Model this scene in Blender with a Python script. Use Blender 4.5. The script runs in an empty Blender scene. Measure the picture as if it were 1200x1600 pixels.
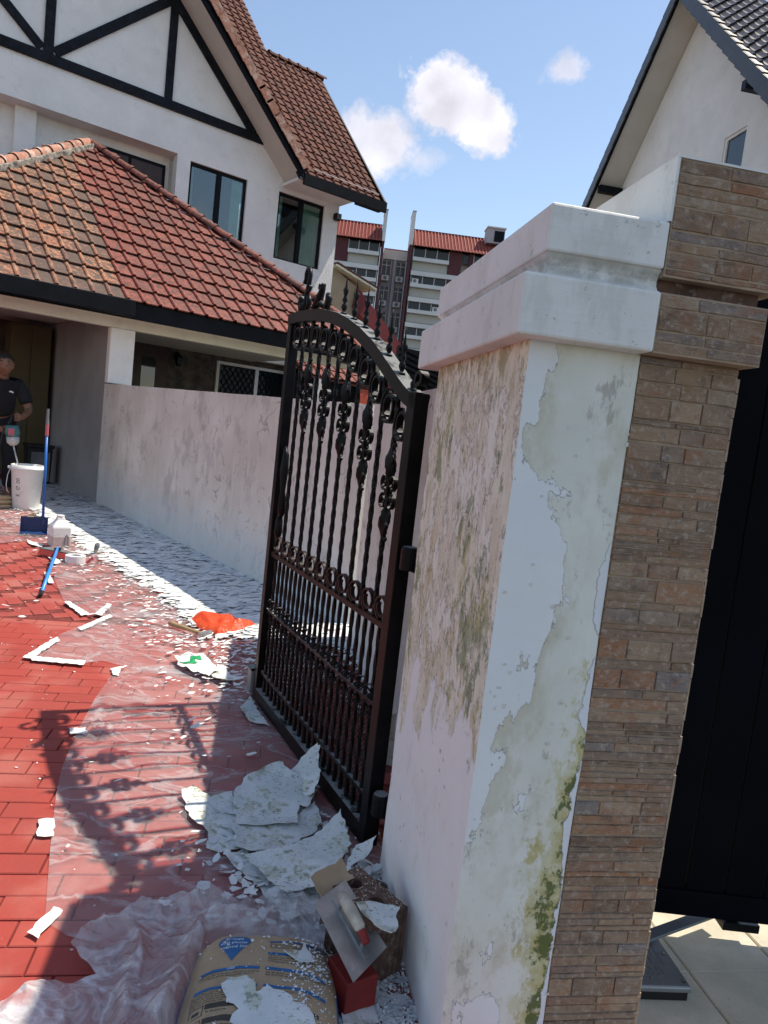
import bpy, bmesh, math, random
from math import sin, cos, pi, radians, sqrt, atan2
from mathutils import Vector, Matrix, noise
random.seed(7)
S = bpy.context.scene
C = S.collection
# ------------------------------------------------------------ camera
cam = bpy.data.cameras.new('camera'); co = bpy.data.objects.new('camera', cam); C.objects.link(co)
cam.sensor_fit = 'VERTICAL'; cam.sensor_height = 36; cam.sensor_width = 27; cam.lens = 25.425
cam.clip_start = 0.05; cam.clip_end = 3000
RX = Vector((0.99365258, 0.01152704, 0.11190027))    # image right in world
RD = Vector((0.11249241, -0.10181904, -0.98842215))  # image down in world
RF = Vector((0.0, 0.99473615, -0.10246945))          # forward
M = Matrix((( RX.x, -RD.x, -RF.x, 0), (RX.y, -RD.y, -RF.y, 0), (RX.z, -RD.z, -RF.z, 1.42), (0, 0, 0, 1)))
co.matrix_world = M
S.camera = co
EYE = Vector((0, 0, 1.42))
# ------------------------------------------------------------ sun and sky
SUN_AZ, SUN_EL = 65.1, 63.25
sd = Vector((sin(radians(SUN_AZ))*cos(radians(SUN_EL)), cos(radians(SUN_AZ))*cos(radians(SUN_EL)), sin(radians(SUN_EL))))
sun = bpy.data.lights.new('sun', 'SUN'); sun.energy = 4.4; sun.angle = radians(0.55); sun.color = (1.0, 0.955, 0.89)
so = bpy.data.objects.new('sun', sun); C.objects.link(so); so.rotation_euler = sd.to_track_quat('Z', 'Y').to_euler(); so.location = (10, 4, 30)
W = bpy.data.worlds.new('World'); S.world = W; W.use_nodes = True
nt = W.node_tree; nt.nodes.clear()
def wn(t, **k):
    n = nt.nodes.new(t)
    for a, b in k.items(): setattr(n, a, b)
    return n
sky = wn('ShaderNodeTexSky', sky_type='NISHITA', sun_disc=False); sky.sun_elevation = radians(SUN_EL); sky.sun_rotation = radians(SUN_AZ)
sky.air_density = 1.0; sky.dust_density = 0.35; sky.ozone_density = 1.3
SKY_STRENGTH = 0.15
tc = wn('ShaderNodeTexCoord')
def wmath(op, a, b=None, c=None, clamp=False):
    n = wn('ShaderNodeMath', operation=op, use_clamp=clamp)
    for i, v in enumerate((a, b, c)):
        if v is None: continue
        if isinstance(v, (int, float)): n.inputs[i].default_value = v
        else: nt.links.new(v, n.inputs[i])
    return n.outputs[0]
def wdot(v, vec):
    n = wn('ShaderNodeVectorMath', operation='DOT_PRODUCT'); nt.links.new(v, n.inputs[0]); n.inputs[1].default_value = vec; return n.outputs['Value']
dirv = tc.outputs['Generated']
nz = wn('ShaderNodeTexNoise'); nz.inputs['Scale'].default_value = 30; nz.inputs['Detail'].default_value = 9; nz.inputs['Roughness'].default_value = .66
nt.links.new(dirv, nz.inputs['Vector'])
nz3 = wn('ShaderNodeTexNoise'); nz3.inputs['Scale'].default_value = 17; nz3.inputs['Detail'].default_value = 6; nt.links.new(dirv, nz3.inputs['Vector'])
def raydir(px, py):
    return (RX*(px-600)+RD*(py-800)+RF*1130).normalized()
def cloud(px, py, rx, ry, tilt, gain=3.4, nk=4.4, cap=1.0):
    c = raydir(px, py); a = radians(tilt)
    ax = RX*cos(a)+RD*sin(a); ay = RD*cos(a)-RX*sin(a)
    n = wn('ShaderNodeVectorMath', operation='SUBTRACT'); nt.links.new(dirv, n.inputs[0]); n.inputs[1].default_value = c
    u = wmath('DIVIDE', wdot(n.outputs[0], ax), rx/1200); v = wmath('DIVIDE', wdot(n.outputs[0], ay), ry/1200)
    w = wmath('DIVIDE', wdot(n.outputs[0], RF), .25)
    d = wmath('SQRT', wmath('ADD', wmath('ADD', wmath('MULTIPLY', u, u), wmath('MULTIPLY', v, v)), wmath('MULTIPLY', w, w)))
    e = wmath('MULTIPLY', wmath('SUBTRACT', 1.0, d), gain)
    k = wmath('MULTIPLY', wmath('SUBTRACT', nz.outputs[0], .5), nk)
    return wmath('MULTIPLY', wmath('ADD', e, k, clamp=True), cap)
cl = [cloud(700, 155, 72, 48, 20), cloud(755, 190, 58, 40, 25), cloud(672, 140, 40, 30, 0), cloud(598, 228, 60, 46, 10, 2.2, 3.2, .95), cloud(560, 215, 45, 44, 20, 1.8, 3.2, .9),
      cloud(655, 252, 48, 17, -8, 1.1, 2.6, .6), cloud(886, 108, 34, 19, 0, 1.6, 3.4, .75)]
mx = cl[0]
for c_ in cl[1:]: mx = wmath('MAXIMUM', mx, c_)
# loose cumulus over the rest of the sky, behind the viewer and to the sides
nz2 = wn('ShaderNodeTexNoise'); nz2.inputs['Scale'].default_value = 3.2; nz2.inputs['Detail'].default_value = 8; nz2.inputs['Roughness'].default_value = .55; nt.links.new(dirv, nz2.inputs['Vector'])
far = wmath('MULTIPLY', wmath('SUBTRACT', .75, wdot(dirv, (0, 1, 0))), 4, clamp=True)
oth = wmath('MULTIPLY', wmath('MULTIPLY', wmath('SUBTRACT', nz2.outputs[0], .57), 9, clamp=True), far)
mx = wmath('MAXIMUM', mx, oth)
# cloud brightness
shade = wmath('ADD', wmath('MULTIPLY', wmath('SUBTRACT', nz3.outputs[0], .5), 4.2), wmath('ADD', wmath('MULTIPLY', mx, .3), 4.1))
comb = wn('ShaderNodeCombineColor'); nt.links.new(wmath('MULTIPLY', shade, .95), comb.inputs[0]); nt.links.new(shade, comb.inputs[1]); nt.links.new(wmath('MULTIPLY', shade, 1.22), comb.inputs[2])
mixs = wn('ShaderNodeMix', data_type='RGBA'); nt.links.new(mx, mixs.inputs['Factor']); nt.links.new(sky.outputs[0], mixs.inputs['A']); nt.links.new(comb.outputs[0], mixs.inputs['B'])
bg = wn('ShaderNodeBackground'); bg.inputs['Strength'].default_value = SKY_STRENGTH; nt.links.new(mixs.outputs['Result'], bg.inputs['Color'])
ow = wn('ShaderNodeOutputWorld'); nt.links.new(bg.outputs[0], ow.inputs[0])
S.view_settings.view_transform = 'Standard'; S.view_settings.look = 'None'; S.view_settings.gamma = 1; S.view_settings.exposure = 0.48
S.view_settings.use_white_balance = True; S.view_settings.white_balance_temperature = 7200; S.view_settings.white_balance_tint = 10
S.view_settings.use_curve_mapping = False
S.render.engine = 'CYCLES'
S.cycles.transparent_max_bounces = 16; S.cycles.max_bounces = 10; S.cycles.diffuse_bounces = 5

# ------------------------------------------------------------ materials
class NM:
    def __init__(s, name):
        s.m = bpy.data.materials.new(name); s.m.use_nodes = True; s.t = s.m.node_tree; s.t.nodes.clear()
        s.b = s.n('ShaderNodeBsdfPrincipled'); s.o = s.n('ShaderNodeOutputMaterial'); s.t.links.new(s.b.outputs[0], s.o.inputs[0])
        s.tc = s.n('ShaderNodeTexCoord'); s.oi = None
    def n(s, t, **k):
        q = s.t.nodes.new(t)
        for a, b in k.items(): setattr(q, a, b)
        return q
    def put(s, v, sock):
        if isinstance(v, (int, float)):
            sock.default_value = v
        elif isinstance(v, (tuple, list)):
            sock.default_value = tuple(v)+((1,) if len(v) == 3 and len(sock.default_value) == 4 else ())
        else: s.t.links.new(v, sock)
    def math(s, op, a, b=None, c=None, clamp=False):
        q = s.n('ShaderNodeMath', operation=op, use_clamp=clamp)
        for i, v in enumerate((a, b, c)):
            if v is not None: s.put(v, q.inputs[i])
        return q.outputs[0]
    def mix(s, f, a, b, blend='MIX'):
        q = s.n('ShaderNodeMix', data_type='RGBA', blend_type=blend); s.put(f, q.inputs['Factor'])
        s.put(a, q.inputs['A']); s.put(b, q.inputs['B']); return q.outputs['Result']
    def vec(s, sc=(1, 1, 1), off=(0, 0, 0), coord='Object'):
        q = s.n('ShaderNodeMapping'); s.t.links.new(s.tc.outputs[coord], q.inputs[0]); q.inputs['Scale'].default_value = sc; q.inputs['Location'].default_value = off; return q.outputs[0]
    def noise(s, scale, detail=4, rough=.55, sc=(1, 1, 1), off=(0, 0, 0), dist=0.0):
        q = s.n('ShaderNodeTexNoise'); q.inputs['Scale'].default_value = scale; q.inputs['Detail'].default_value = detail; q.inputs['Roughness'].default_value = rough; q.inputs['Distortion'].default_value = dist
        s.t.links.new(s.vec(sc, off), q.inputs['Vector']); return q.outputs[0]
    def vor(s, scale, sc=(1, 1, 1), feature='F1', out=0):
        q = s.n('ShaderNodeTexVoronoi', feature=feature); q.inputs['Scale'].default_value = scale; s.t.links.new(s.vec(sc), q.inputs['Vector']); return q.outputs[out]
    def step(s, v, lo, hi):   # smooth threshold 0..1
        q = s.n('ShaderNodeMapRange', interpolation_type='SMOOTHSTEP'); s.put(v, q.inputs[0]); q.inputs[1].default_value = lo; q.inputs[2].default_value = hi; return q.outputs[0]
    def xyz(s):
        q = s.n('ShaderNodeSeparateXYZ'); s.t.links.new(s.tc.outputs['Object'], q.inputs[0]); return q.outputs
    def rnd(s):
        if not s.oi: s.oi = s.n('ShaderNodeObjectInfo')
        return s.oi.outputs['Random']
    def ramp(s, v, stops, interp='LINEAR'):
        q = s.n('ShaderNodeValToRGB'); s.put(v, q.inputs[0]); cr = q.color_ramp; cr.interpolation = interp
        while len(cr.elements) > 1: cr.elements.remove(cr.elements[-1])
        cr.elements[0].position = stops[0][0]; cr.elements[0].color = tuple(stops[0][1])+(1,)
        for p, c in stops[1:]:
            e = cr.elements.new(p); e.color = tuple(c)+(1,)
        return q.outputs[0]
    def bump(s, h, strength=.4, dist=.005):
        q = s.n('ShaderNodeBump'); q.inputs['Strength'].default_value = strength; q.inputs['Distance'].default_value = dist; s.put(h, q.inputs['Height']); s.t.links.new(q.outputs[0], s.b.inputs['Normal']); return q
    def col(s, v): s.put(v, s.b.inputs['Base Color'])
    def set(s, rough=None, spec=None, metal=None, **k):
        if rough is not None: s.put(rough, s.b.inputs['Roughness'])
        if spec is not None: s.put(spec, s.b.inputs['Specular IOR Level'])
        if metal is not None: s.put(metal, s.b.inputs['Metallic'])
        for a, b in k.items(): s.put(b, s.b.inputs[a.replace('_', ' ')])

def simple(name, col, rough=.7, var=.12, scale=6, bump=.15, bscale=60, metal=0, spec=.4, dist=.003, dirt=None, dirtamt=.3):
    k = NM(name); n1 = k.noise(scale, 5); n2 = k.noise(bscale, 5)
    c2 = tuple(max(0, c*(1-var*1.6)) for c in col); c1 = tuple(min(1, c*(1+var)) for c in col)
    c = k.mix(k.step(n1, .3, .7), c2, c1)
    if dirt:
        c = k.mix(k.math('MULTIPLY', k.step(k.noise(scale*2.3, 8, .7, off=(3, 5, 1)), .52, .7), dirtamt), c, dirt)
    k.col(c); k.set(rough=rough, metal=metal, spec=spec); k.bump(n2, bump, dist); return k.m

MT = {}
MT['house_white'] = simple('white_house_stucco', (.84, .825, .785), .85, .04, 1.5, .7, 28, dist=.02, dirt=(.55, .53, .48), dirtamt=.25)
MT['soffit'] = simple('soffit_paint', (.58, .55, .49), .8, .04, 2, .1, 30)
MT['beam_cream'] = simple('cream_beam_paint', (.72, .70, .58), .7, .05, 2, .15, 30, dirt=(.45, .42, .33))
MT['timber'] = simple('dark_timber_paint', (.006, .008, .013), .6, .4, 8, .5, 40, spec=.2, dist=.01, dirt=(.05, .04, .04), dirtamt=.4)
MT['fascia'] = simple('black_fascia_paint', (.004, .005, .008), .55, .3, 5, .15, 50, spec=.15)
MT['fascia_blue'] = simple('blue_black_barge_paint', (.010, .017, .032), .5, .3, 5, .15, 50, spec=.25)
MT['black_iron'] = None
MT['glass'] = None
k = NM('black_iron_paint'); n1 = k.noise(9, 6); x, y, z = k.xyz()
c = k.mix(k.step(n1, .35, .7), (.003, .003, .004), (.009, .007, .007))
c = k.mix(k.math('MULTIPLY', k.step(k.noise(30, 8, .75), .64, .72), .35), c, (.25, .25, .24))
geo = k.n('ShaderNodeNewGeometry'); sep = k.n('ShaderNodeSeparateXYZ'); k.t.links.new(geo.outputs['True Normal'], sep.inputs[0])
up = k.step(sep.outputs[2], .55, .9)
dust = k.math('MULTIPLY', up, k.step(k.noise(14, 6, .7), .38, .52))
c = k.mix(k.math('MULTIPLY', dust, .55), c, (.36, .38, .38))
k.col(c); k.set(rough=k.math('ADD', .42, k.math('MULTIPLY', dust, .4)), spec=.17); k.bump(k.noise(90, 4), .25, .002); MT['black_iron'] = k.m
k = NM('rusty_brown_iron'); k.col(k.mix(k.step(k.noise(14, 6), .4, .62), (.010, .006, .005), (.028, .014, .012))); k.set(rough=.5, spec=.2); k.bump(k.noise(90, 4), .25, .002); MT['brown_iron'] = k.m
def glassmat(name, col, rough=.03):
    k = NM(name); k.col(col); k.set(rough=rough, spec=.9); k.b.inputs['IOR'].default_value = 1.55
    k.bump(k.noise(1.2, 2), .06, .02); return k.m
MT['glass'] = glassmat('dark_window_glass', (.012, .02, .024))
MT['far_glass'] = glassmat('far_window_glass', (.010, .020, .022), .12); MT['far_glass'].node_tree.nodes['Principled BSDF'].inputs['Specular IOR Level'].default_value = .3
MT['curtain'] = simple('pale_green_curtain', (.62, .74, .62), .85, .1, 3, .1)
MT['white_plain'] = simple('white_paint_plain', (.80, .79, .77), .7, .04, 3, .12, 40, dirt=(.5, .48, .44))
MT['grey_box'] = simple('grey_metal_paint', (.16, .165, .17), .5, .12, 8, .15, 60)
MT['steel'] = simple('worn_steel', (.42, .43, .43), .38, .12, 14, .2, 80, metal=.85, dirt=(.6, .6, .58), dirtamt=.6)
MT['wood'] = simple('wood_handle', (.36, .24, .12), .6, .15, 12, .2, 50)
MT['blue_plastic'] = simple('blue_plastic', (.01, .12, .42), .35, .08, 5, .05)
MT['blue_dark'] = simple('navy_plastic', (.012, .04, .13), .4, .1, 5, .05)
MT['blue_light'] = simple('bright_blue_pole_paint', (.03, .26, .72), .35, .08, 5, .05)
MT['white_plastic'] = simple('white_plastic', (.74, .74, .72), .4, .04, 5, .05, dirt=(.5, .5, .48), dirtamt=.5)
MT['black_plastic'] = simple('black_plastic', (.012, .012, .013), .45, .1, 5, .05)
MT['skin'] = simple('skin', (.22, .105, .06), .5, .1, 12, .1)
MT['hair'] = simple('black_hair', (.012, .010, .009), .45, .3, 40, .8, 120, dist=.01)
MT['shirt'] = simple('black_cotton', (.012, .012, .014), .9, .25, 4, .4, 14, dist=.02)
MT['trousers'] = simple('dark_trousers', (.010, .011, .014), .9, .3, 4, .5, 10, dist=.02)
MT['ochre'] = simple('ochre_cabinet_paint', (.10, .078, .035), .6, .1, 2, .08)
MT['brown_wall'] = simple('tan_render', (.34, .27, .19), .85, .08, 2, .2)
MT['maroon'] = simple('maroon_paint', (.16, .016, .018), .6, .1, 2, .08)
MT['maroon_far'] = simple('maroon_render', (.105, .030, .035), .8, .1, .5, .08)
MT['far_white'] = simple('far_white_render', (.66, .64, .61), .85, .05, .3, .1, 3, dirt=(.5, .48, .45))
MT['far_grey'] = simple('far_grey_render', (.40, .36, .38), .85, .06, .3, .1, 3)
MT['far_cream'] = simple('far_cream_render', (.48, .45, .40), .85, .05, .3, .1, 3)
MT['door_brown'] = simple('dark_brown_door', (.04, .014, .010), .4, .2, 6, .1)
MT['orange_red'] = simple('orange_red_paint', (.60, .11, .06), .7, .08, 3, .08)
MT['tape'] = simple('white_masking_tape', (.72, .73, .71), .6, .08, 20, .3, 70, dirt=(.45, .4, .38))
MT['sack'] = simple('tan_sack', (.50, .38, .22), .85, .1, 10, .3)
MT['gravel'] = simple('pebble_stone', (.42, .37, .30), .85, .25, 30, .3)
MT['rubber'] = simple('rubber', (.02, .02, .02), .8, .1)
# house_white for carport party wall, its grey painted in for the carport's shade
def wallmat():
    k = NM('weathered_boundary_wall_paint'); x, y, z = k.xyz()
    c = k.mix(k.step(k.noise(1.3, 5), .3, .7), (.55, .485, .425), (.69, .63, .57))
    st = k.math('MULTIPLY', k.step(k.noise(4, 7, .65, sc=(1.6, 1.6, .16)), .50, .72), .42)
    c = k.mix(st, c, (.74, .71, .67))
    st2 = k.math('MULTIPLY', k.step(k.noise(3.2, 9, .74, sc=(1, 1, .6), off=(4, 1, 2)), .52, .60), .45)
    c = k.mix(st2, c, (.33, .30, .28))
    ring = k.n('ShaderNodeTexNoise'); v = k.noise(2.6, 3, .5, off=(9, 2, 7), dist=.8)
    band = k.math('SUBTRACT', 1.0, k.step(k.math('ABSOLUTE', k.math('SUBTRACT', v, .56)), .0, .014))
    band = k.math('MULTIPLY', band, k.step(k.noise(6, 4, off=(2, 2, 2)), .44, .54))
    c = k.mix(k.math('MULTIPLY', band, .65), c, (.27, .24, .20))
    low = k.math('MULTIPLY', k.step(k.math('ADD', z, k.math('MULTIPLY', k.noise(5, 5), -.5)), .45, -.15), .6)
    c = k.mix(low, c, (.56, .60, .63))
    k.col(c); k.set(rough=.9); k.bump(k.math('ADD', k.noise(4, 7, .6), k.math('MULTIPLY', band, -.3)), .5, .012); return k.m
MT['bwall'] = wallmat()
def pillar_left():
    k = NM('peeling_pink_cream_render'); x, y, z = k.xyz()
    base = k.mix(k.step(k.noise(6, 8, .7, sc=(1, 1, .7)), .38, .62), (.70, .63, .50), (.81, .76, .63))
    vs = k.noise(8, 9, .70, sc=(1, 1.2, .6), off=(1, 0, 0))
    c = k.mix(k.step(vs, .505, .535), base, (.82, .78, .69))
    c = k.mix(k.math('MULTIPLY', k.step(k.noise(20, 9, .75, sc=(1, 1, .55)), .54, .59), .4), c, (.54, .46, .34))
    c = k.mix(k.math('MULTIPLY', k.step(k.noise(48, 9, .8, sc=(1, 1, .5), off=(8, 8, 8)), .575, .61), .45), c, (.36, .32, .24))
    # ochre run in the middle of the height
    mid = k.math('MULTIPLY', k.step(z, .62, .85), k.step(z, 1.3, 1.05))
    oc = k.math('MULTIPLY', k.math('MULTIPLY', mid, k.step(k.noise(9, 9, .74, sc=(1, 1, .5), off=(3, 3, 0)), .51, .57)), .6)
    c = k.mix(oc, c, (.58, .45, .24))
    # algae: patches and vertical runs, upper two thirds, and down the far edge
    hi = k.step(z, .55, .8)
    def spot(cy, cz, ry, rz):
        u = k.math('DIVIDE', k.math('SUBTRACT', y, cy), ry); v = k.math('DIVIDE', k.math('SUBTRACT', z, cz), rz)
        return k.step(k.math('SQRT', k.math('ADD', k.math('MULTIPLY', u, u), k.math('MULTIPLY', v, v))), 1.0, .1)
    reg = k.math('ADD', k.math('ADD', spot(.14, 1.02, .22, .30), k.math('MULTIPLY', spot(.62, 1.42, .16, .22), .9)), k.math('ADD', k.math('MULTIPLY', spot(.80, 1.0, .14, .7), .8), k.math('MULTIPLY', spot(.30, 1.25, .12, .2), .7)))
    al = k.step(k.math('ADD', k.noise(14, 9, .76, sc=(1, 1, .6), off=(7, 1, 4)), k.math('MULTIPLY', reg, .115)), .565, .61)
    al = k.math('MULTIPLY', al, hi)
    c = k.mix(k.math('MULTIPLY', al, .72), c, k.mix(k.step(k.noise(9, 5, off=(3, 9, 9)), .45, .6), (.17, .22, .11), (.38, .36, .15)))
    al2 = k.math('MULTIPLY', k.step(k.noise(15, 8, .72, sc=(1, 1, .4), off=(2, 8, 1)), .53, .58), k.step(y, .35, .8))
    c = k.mix(k.math('MULTIPLY', al2, .6), c, (.36, .36, .14))
    top = k.math('MULTIPLY', k.step(k.noise(24, 6, .7, sc=(1, 1, .5)), .48, .56), k.step(z, 1.48, 1.62))
    c = k.mix(k.math('MULTIPLY', top, .7), c, (.30, .26, .12))
    # still painted below
    edge = k.math('ADD', z, k.math('MULTIPLY', k.math('SUBTRACT', k.noise(4.5, 8, .62, sc=(1, 1, .6)), .5), 1.1))
    pm = k.step(edge, .74, .70)
    paint = k.mix(k.step(k.noise(2, 4), .3, .7), (.80, .77, .755), (.77, .75, .74))
    c = k.mix(pm, c, paint)
    # pinkish red tint, stronger towards the foot of the corner
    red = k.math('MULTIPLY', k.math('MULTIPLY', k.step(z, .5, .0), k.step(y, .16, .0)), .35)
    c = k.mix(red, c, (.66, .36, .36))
    lim = k.math('MULTIPLY', k.step(k.noise(6, 7, .7, sc=(1, 1, .3), off=(5, 5, 5)), .58, .64), k.step(y, .3, .8))
    c = k.mix(k.math('MULTIPLY', lim, .45), c, (.50, .46, .33))
    c = k.mix(k.math('MULTIPLY', k.math('MULTIPLY', pm, k.step(k.noise(7, 9, .75, sc=(1, 1, .5), off=(11, 3, 3)), .53, .62)), .3), c, (.56, .52, .46))
    k.col(c); k.set(rough=.9, spec=.25)
    h = k.math('ADD', k.math('MULTIPLY', pm, .8), k.math('ADD', k.math('MULTIPLY', k.math('MULTIPLY', k.step(vs, .505, .525), .45), k.math('SUBTRACT', 1.0, pm)), k.math('MULTIPLY', k.noise(26, 9, .72, sc=(1, 1, .6)), k.math('SUBTRACT', .8, k.math('MULTIPLY', pm, .5)))))
    k.bump(h, .9, .006); return k.m
def pillar_front():
    k = NM('peeling_white_skim_coat'); x, y, z = k.xyz()
    skim = k.mix(k.step(k.noise(5, 7, .6), .3, .7), (.68, .68, .60), (.75, .75, .69))
    skim = k.mix(k.math('MULTIPLY', k.step(k.noise(9, 8, .7, sc=(1, 1, .5), off=(7, 7, 7)), .52, .58), .4), skim, (.79, .78, .73))
    white = k.mix(k.step(k.noise(3, 4), .3, .7), (.74, .755, .77), (.79, .795, .79))
    wv = k.math('SUBTRACT', k.noise(3.6, 9, .60, sc=(1.2, 1, .6), off=(.35, 0, 1.3)), .5)
    # painted strip down the corner, skim bared in the middle and right
    g = k.math('ADD', k.math('MULTIPLY', k.math('SUBTRACT', x, .08), 2.2), k.math('MULTIPLY', wv, 2.6))
    g = k.math('ADD', g, k.math('MULTIPLY', k.step(z, .9, 1.5), .12))
    bare = k.step(g, -.02, .02)
    c = k.mix(bare, white, skim)
    # grubby bleed along the inside of the bared patches
    br = k.math('MULTIPLY', k.math('MULTIPLY', bare, k.step(g, .34, .0)), k.step(k.noise(6, 8, .7, sc=(1, 1, .6), off=(1, 2, 3)), .45, .56))
    c = k.mix(k.math('MULTIPLY', br, .55), c, (.50, .44, .30))
    dk = k.math('MULTIPLY', bare, k.step(k.noise(8, 9, .75, sc=(1, 1, .5), off=(4, 4, 8)), .555, .62))
    c = k.mix(k.math('MULTIPLY', dk, .55), c, (.27, .24, .19))
    # moss against the stone, thick low down
    n = k.noise(10, 9, .72, sc=(1, 1, .6), off=(6, 1, 2))
    side = k.math('ADD', k.math('MULTIPLY', k.math('SUBTRACT', x, .21), 9), k.math('MULTIPLY', k.math('SUBTRACT', n, .5), 4.2))
    side = k.math('ADD', side, k.math('MULTIPLY', k.step(z, 1.15, .35), .80))
    side = k.math('SUBTRACT', side, k.math('MULTIPLY', k.step(z, 1.0, 1.3), 1.3))
    side = k.math('SUBTRACT', side, .10)
    ym = k.step(side, .05, .35)
    c = k.mix(k.math('MULTIPLY', ym, .75), c, k.mix(k.step(k.noise(14, 5), .45, .6), (.46, .38, .10), (.60, .57, .36)))
    gm = k.math('MULTIPLY', k.step(side, .48, .66), k.step(k.noise(26, 8, .75), .44, .50))
    c = k.mix(k.math('MULTIPLY', gm, .9), c, (.09, .12, .035))
    # white filler ribbon along the stone
    ed = k.math('ADD', x, k.math('MULTIPLY', k.math('SUBTRACT', k.noise(5, 8, .62, off=(0, 0, 5)), .5), .13))
    rib = k.math('MULTIPLY', k.step(ed, .228, .232), k.step(z, 1.45, 1.1))
    c = k.mix(rib, c, (.72, .735, .76))
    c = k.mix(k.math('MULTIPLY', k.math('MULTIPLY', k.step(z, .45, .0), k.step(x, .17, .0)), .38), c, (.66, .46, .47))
    k.col(c); k.set(rough=.88, spec=.25)
    h = k.math('ADD', k.math('MULTIPLY', k.step(g, -.006, .006), -.5), k.math('ADD', k.math('MULTIPLY', k.noise(20, 7, .6), .35), k.math('MULTIPLY', rib, .6)))
    k.bump(h, 1.0, .006); return k.m
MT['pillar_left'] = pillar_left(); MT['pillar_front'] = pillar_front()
k = NM('brushed_white_slab_paint'); c = k.mix(k.step(k.noise(3, 5), .3, .7), (.68, .675, .645), (.77, .76, .735))
c = k.mix(k.math('MULTIPLY', k.step(k.noise(9, 8, .72, sc=(1, 1, .35)), .52, .62), .30), c, (.50, .47, .41))
gx = k.xyz(); gv = k.step(k.math('ABSOLUTE', k.math('SUBTRACT', gx[2], 1.790)), .030, .008)
c = k.mix(k.math('MULTIPLY', k.math('MULTIPLY', gv, k.step(k.noise(14, 7, .7), .42, .6)), .55), c, (.26, .24, .20))
c = k.mix(k.math('MULTIPLY', k.step(k.noise(40, 8, .8, off=(5, 1, 1)), .60, .64), .6), c, (.28, .27, .22)); k.col(c); k.set(rough=.7)
k.bump(k.math('ADD', k.noise(12, 6, .6, sc=(.35, .35, 3)), k.math('MULTIPLY', k.noise(60, 4), .4)), .5, .004); MT['slab'] = k.m
# ledger stone: every stone takes its own tone
k = NM('ledger_stone'); r = k.rnd()
tone = k.ramp(r, [(0, (.15, .095, .065)), (.14, (.28, .17, .105)), (.28, (.35, .23, .145)), (.42, (.21, .145, .105)), (.55, (.41, .285, .185)), (.68, (.34, .145, .07)), (.78, (.23, .165, .13)), (.88, (.30, .19, .12)), (.95, (.18, .175, .19)), (1, (.38, .26, .165))])
nn = k.noise(24, 8, .7, sc=(1, 1, 2.2)); c = k.mix(k.step(nn, .35, .7), tone, (.40, .29, .21), 'MIX')
c = k.mix(.6, tone, c); c = k.mix(k.math('MULTIPLY', k.step(k.noise(60, 6, .7), .52, .62), .5), c, (.50, .42, .35))
c = k.mix(k.math('MULTIPLY', k.step(k.noise(11, 7, .7, off=(3, 1, 1)), .54, .62), .55), c, (.33, .15, .08))
c = k.mix(k.math('MULTIPLY', k.step(k.noise(17, 8, .75, off=(9, 4, 1)), .54, .60), .45), c, (.13, .10, .09))
k.col(c); k.set(rough=.82, spec=.3); k.bump(k.math('ADD', k.noise(30, 8, .65, sc=(1, 1, 2.5)), k.math('MULTIPLY', k.noise(8, 5), .8)), 1.0, .010); MT['ledger'] = k.m
MT['grout'] = simple('stone_grout', (.38, .28, .20), .9, .12, 20, .5, 60)
# red painted pavers
def pavermat(name, a, b, wear, dusty=.35):
    k = NM(name); r = k.rnd()
    c = k.mix(r, a, b); c = k.mix(k.math('MULTIPLY', k.step(k.noise(30, 7, .7), .50, .72), .3), c, wear)
    g = k.n('ShaderNodeNewGeometry'); w2 = k.n('ShaderNodeTexNoise'); w2.inputs['Scale'].default_value = 3.2; w2.inputs['Detail'].default_value = 7; k.t.links.new(g.outputs['Position'], w2.inputs['Vector'])
    c = k.mix(k.math('MULTIPLY', k.step(w2.outputs[0], .48, .66), dusty), c, (.46, .21, .17))
    w3 = k.n('ShaderNodeTexNoise'); w3.inputs['Scale'].default_value = 60; w3.inputs['Detail'].default_value = 5; w3.inputs['Roughness'].default_value = .8; k.t.links.new(g.outputs['Position'], w3.inputs['Vector'])
    c = k.mix(k.math('MULTIPLY', k.step(w3.outputs[0], .66, .72), .6), c, (.72, .62, .58))
    w4 = k.n('ShaderNodeTexNoise'); w4.inputs['Scale'].default_value = 1.1; w4.inputs['Detail'].default_value = 9; w4.inputs['Roughness'].default_value = .7; k.t.links.new(g.outputs['Position'], w4.inputs['Vector'])
    c = k.mix(k.math('MULTIPLY', k.step(w4.outputs[0], .48, .62), .28), c, (.20, .05, .04))
    k.col(c); k.set(rough=.62, spec=.35); k.bump(k.noise(45, 6, .65), .5, .003); return k.m
MT['paver'] = pavermat('red_painted_paver', (.315, .045, .034), (.36, .055, .04), (.23, .038, .03), .3)
MT['paver_far'] = pavermat('red_painted_paver_dusty', (.32, .055, .044), (.335, .058, .046), (.28, .05, .04), .35)
MT['red_bed'] = simple('red_stained_joint_sand', (.16, .028, .022), .9, .2, 20, .4)
MT['beige_tile'] = None
k = NM('beige_concrete_slab'); r = k.rnd(); c = k.mix(k.step(k.noise(6, 7, .65), .3, .7), (.40, .37, .28), (.52, .48, .38)); c = k.mix(k.math('MULTIPLY', k.step(k.noise(90, 4), .58, .7), .35), c, (.25, .23, .18))
k.col(c); k.set(rough=.85); k.bump(k.noise(70, 5), .4, .003); MT['beige_tile'] = k.m
MT['asphalt'] = simple('asphalt', (.06, .058, .055), .9, .15, 4, .5, 80)
MT['concrete'] = simple('grey_concrete', (.32, .31, .29), .9, .12, 5, .4, 60, dirt=(.2, .19, .17))
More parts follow.
